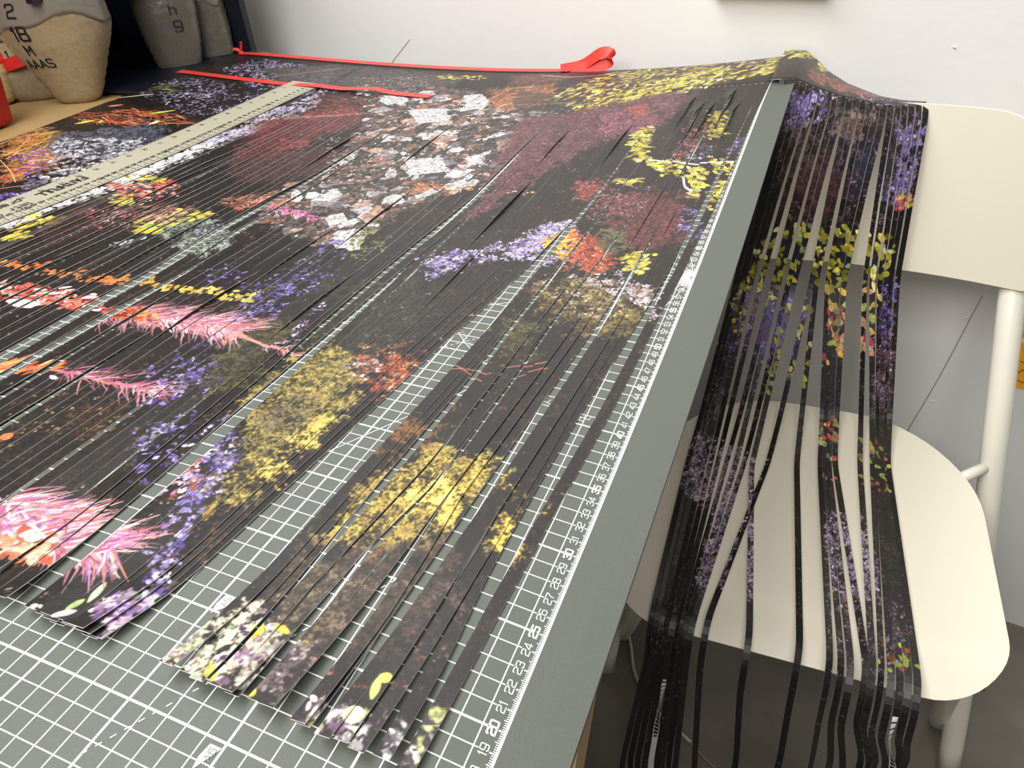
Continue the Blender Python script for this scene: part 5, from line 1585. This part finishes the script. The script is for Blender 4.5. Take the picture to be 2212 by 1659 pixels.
def bag(name, cx, cy, yaw, prof, mat_body, label, lean=(0, 0), seed=1, split=None, marks=(), filmmat=None, flat=.55):
    """filled plastic bag lofted from rounded cross sections. prof: (z, half width)"""
    rr = random.Random(seed)
    z00 = table_z(cx)
    root = thing(name, label, 'bag', (cx, cy, z00), 'bags of filler on the table')
    zz = np.linspace(prof[0][0], prof[-1][0], 44)
    hw = np.interp(zz, [p[0] for p in prof], [p[1] for p in prof])
    seg_ = 40
    ca, sa = math.cos(yaw), math.sin(yaw)
    ph = [rr.uniform(0, 6.28) for _ in range(6)]

    def pt(z, h, th, grow=0.0):
        e = 2.6
        c, s = math.cos(th), math.sin(th)
        r = (abs(c) ** e + abs(s) ** e) ** (-1 / e)
        ax = h * r * c
        ay = h * flat * r * s
        wr = .05 * math.sin(z * 4.4 + 2.2 * math.sin(th * 3 + ph[0]) + ph[1]) * (1 if z < 9 else .3) + .05 * math.sin(z * 6.2 + th * 5 + ph[2]) + .22 * math.sin(th * 5 + ph[3]) * (z / 20)
        k = 1 + (wr + grow) / max(h, 1)
        ax *= k
        ay *= k
        if split:
            z = z + 1.1 * math.exp(-((z - split) / 3.0) ** 2) * (math.sin(2 * th + ph[4]) + .5 * math.sin(5 * th + ph[5]))
        lx, ly = lean[0] * z, lean[1] * z
        return (cx + ax * ca - ay * sa + lx, cy + ax * sa + ay * ca + ly, z00 + z)
    cut = split if split else 1e9
    for part, sel, m in (('filled_body', zz <= cut, mat_body), ('film_top', zz >= cut - (zz[1] - zz[0]), filmmat or M_film)):
        idx = np.where(sel)[0]
        if len(idx) < 2:
            continue
        verts, faces = [], []
        for i in idx:
            for s in range(seg_):
                verts.append(pt(zz[i], hw[i] * (1 if part == 'filled_body' else 1.015), 2 * math.pi * s / seg_))
        kk = len(idx)
        for i in range(kk - 1):
            for s in range(seg_):
                s2 = (s + 1) % seg_
                faces.append((i * seg_ + s, i * seg_ + s2, (i + 1) * seg_ + s2, (i + 1) * seg_ + s))
        faces.append(tuple(range(seg_ - 1, -1, -1)))
        if part == 'film_top' or not split:
            faces.append(tuple((kk - 1) * seg_ + s for s in range(seg_)))
        mesh_obj(part, verts, faces, m, root, smooth=True)
    if marks:
        fl2 = Flat()
        for (txt, th0, zc, h) in marks:
            qs, tot = text_quads(txt, h, .7, .16 * h)
            for q in qs:
                out = []
                for (u, v) in q:
                    z = zc + v
                    hh = float(np.interp(z, [p[0] for p in prof], [p[1] for p in prof]))
                    out.append(pt(z, hh, th0 + u / max(hh, 1), .22))
                fl2.quad(out)
        fl2.build('marker_writing', M_mark, root)
    return root


YW = 0.42
bag('pellet_bag', -107.2, 97.4, YW, [(0, 2.6), (.8, 3.6), (5, 5.6), (9, 7.4), (12, 8.3), (14, 8.1), (19, 7.6), (26, 6.6)], M_pellet, 'large bulging clear bag of beige pellets with black marker writing', lean=(.06, .0), seed=3, split=12.2,
    marks=(('AAAS', -1.95, 6.2, 1.25), ('M', -1.98, 8.2, 1.4), ('18', -1.98, 10.4, 1.9), ('2', -2.0, 13.6, 1.8)), flat=.6)
b2 = bag('pellet_bag', -116.6, 97.2, YW + .1, [(0, 3.2), (.8, 4.0), (5, 4.6), (10, 5.0), (15, 4.6), (22, 4.0)], M_pellet, 'narrow beige pellet bag with a red band, behind the red crate', lean=(-.16, .1), seed=5, split=12,
         marks=(('100', -1.75, 9.0, 1.5), ('1', -1.75, 6.6, 1.2)))
M_redlab = mat('red_label', srgb(196, 30, 26), .5)
rv_, rf_ = [], []
for i in range(9):
    a = -2.5 + 1.2 * i / 8
    for z in (4.6, 6.4):
        zz_ = z + 1.2 * (i / 8)
        rv_.append((-116.6 - .16 * zz_ + 4.9 * math.cos(a + YW + .1), 97.2 + .1 * zz_ + 3.2 * math.sin(a + YW + .1) - .1, table_z(-116) + zz_))
for i in range(8):
    rf_.append((i * 2, i * 2 + 2, i * 2 + 3, i * 2 + 1))
mesh_obj('red_band', rv_, rf_, M_redlab, b2)
bag('filler_bag', -104.0, 117.6, YW + .25, [(0, 2.8), (.8, 3.8), (5, 4.7), (10, 5.3), (14, 5.2), (20, 4.4), (26, 3.6)], M_grey2, 'grey-filled bag with a black marker note, third from the left', lean=(-.08, .12), seed=8, split=13,
    marks=(('h', -1.3, 9.5, 1.6), ('9', -1.25, 6.6, 1.7)))
bag('filler_bag', -102.4, 125.0, YW + .2, [(0, 2.8), (.8, 3.8), (5, 4.3), (10, 4.5), (15, 4.2), (24, 3.4)], M_grey2, 'shadowed grey bag nearest the white wall', lean=(-.1, .05), seed=12, split=11)
sk = bag('cream_sack', -123.5, 92.5, YW, [(0, 4.6), (.8, 5.4), (5, 5.8), (10, 5.6), (14, 4.6), (17, 2.6)], M_cream, 'creased cream sack behind the red crate', seed=21, flat=.6)

M_crate = mat('red_plastic', srgb(150, 10, 8), .35)
M_crate2 = mat('red_lid_plastic', srgb(232, 26, 18), .3)
cr = thing('red_crate', 'red plastic storage crate with lid at the left edge', 'crate', (-117, 76, table_z(-117)))
tzc = table_z(-112)


def taper(name, cx, cy, hx, hy, z0, z1, k, yaw, m, parent, bev=.5):
    v = []
    for (z, f) in ((z0, k), (z1, 1.0)):
        for (sx, sy) in ((-1, -1), (1, -1), (1, 1), (-1, 1)):
            x, y = sx * hx * f, sy * hy * f
            v.append((cx + x * math.cos(yaw) - y * math.sin(yaw), cy + x * math.sin(yaw) + y * math.cos(yaw), z))
    o = mesh_obj(name, v, [(3, 2, 1, 0), (4, 5, 6, 7), (0, 1, 5, 4), (1, 2, 6, 5), (2, 3, 7, 6), (3, 0, 4, 7)], m, parent)
    b = o.modifiers.new('bevel', 'BEVEL')
    b.width = bev / 100
    b.segments = 3
    return o


taper('body', -115.2, 78.0, 9.2, 7.2, tzc + .1, tzc + 8.6, .9, .06, M_crate, cr, .8)
taper('lid', -115.2, 78.0, 9.9, 7.9, tzc + 8.4, tzc + 10.2, 1.0, .06, M_crate2, cr, .5)
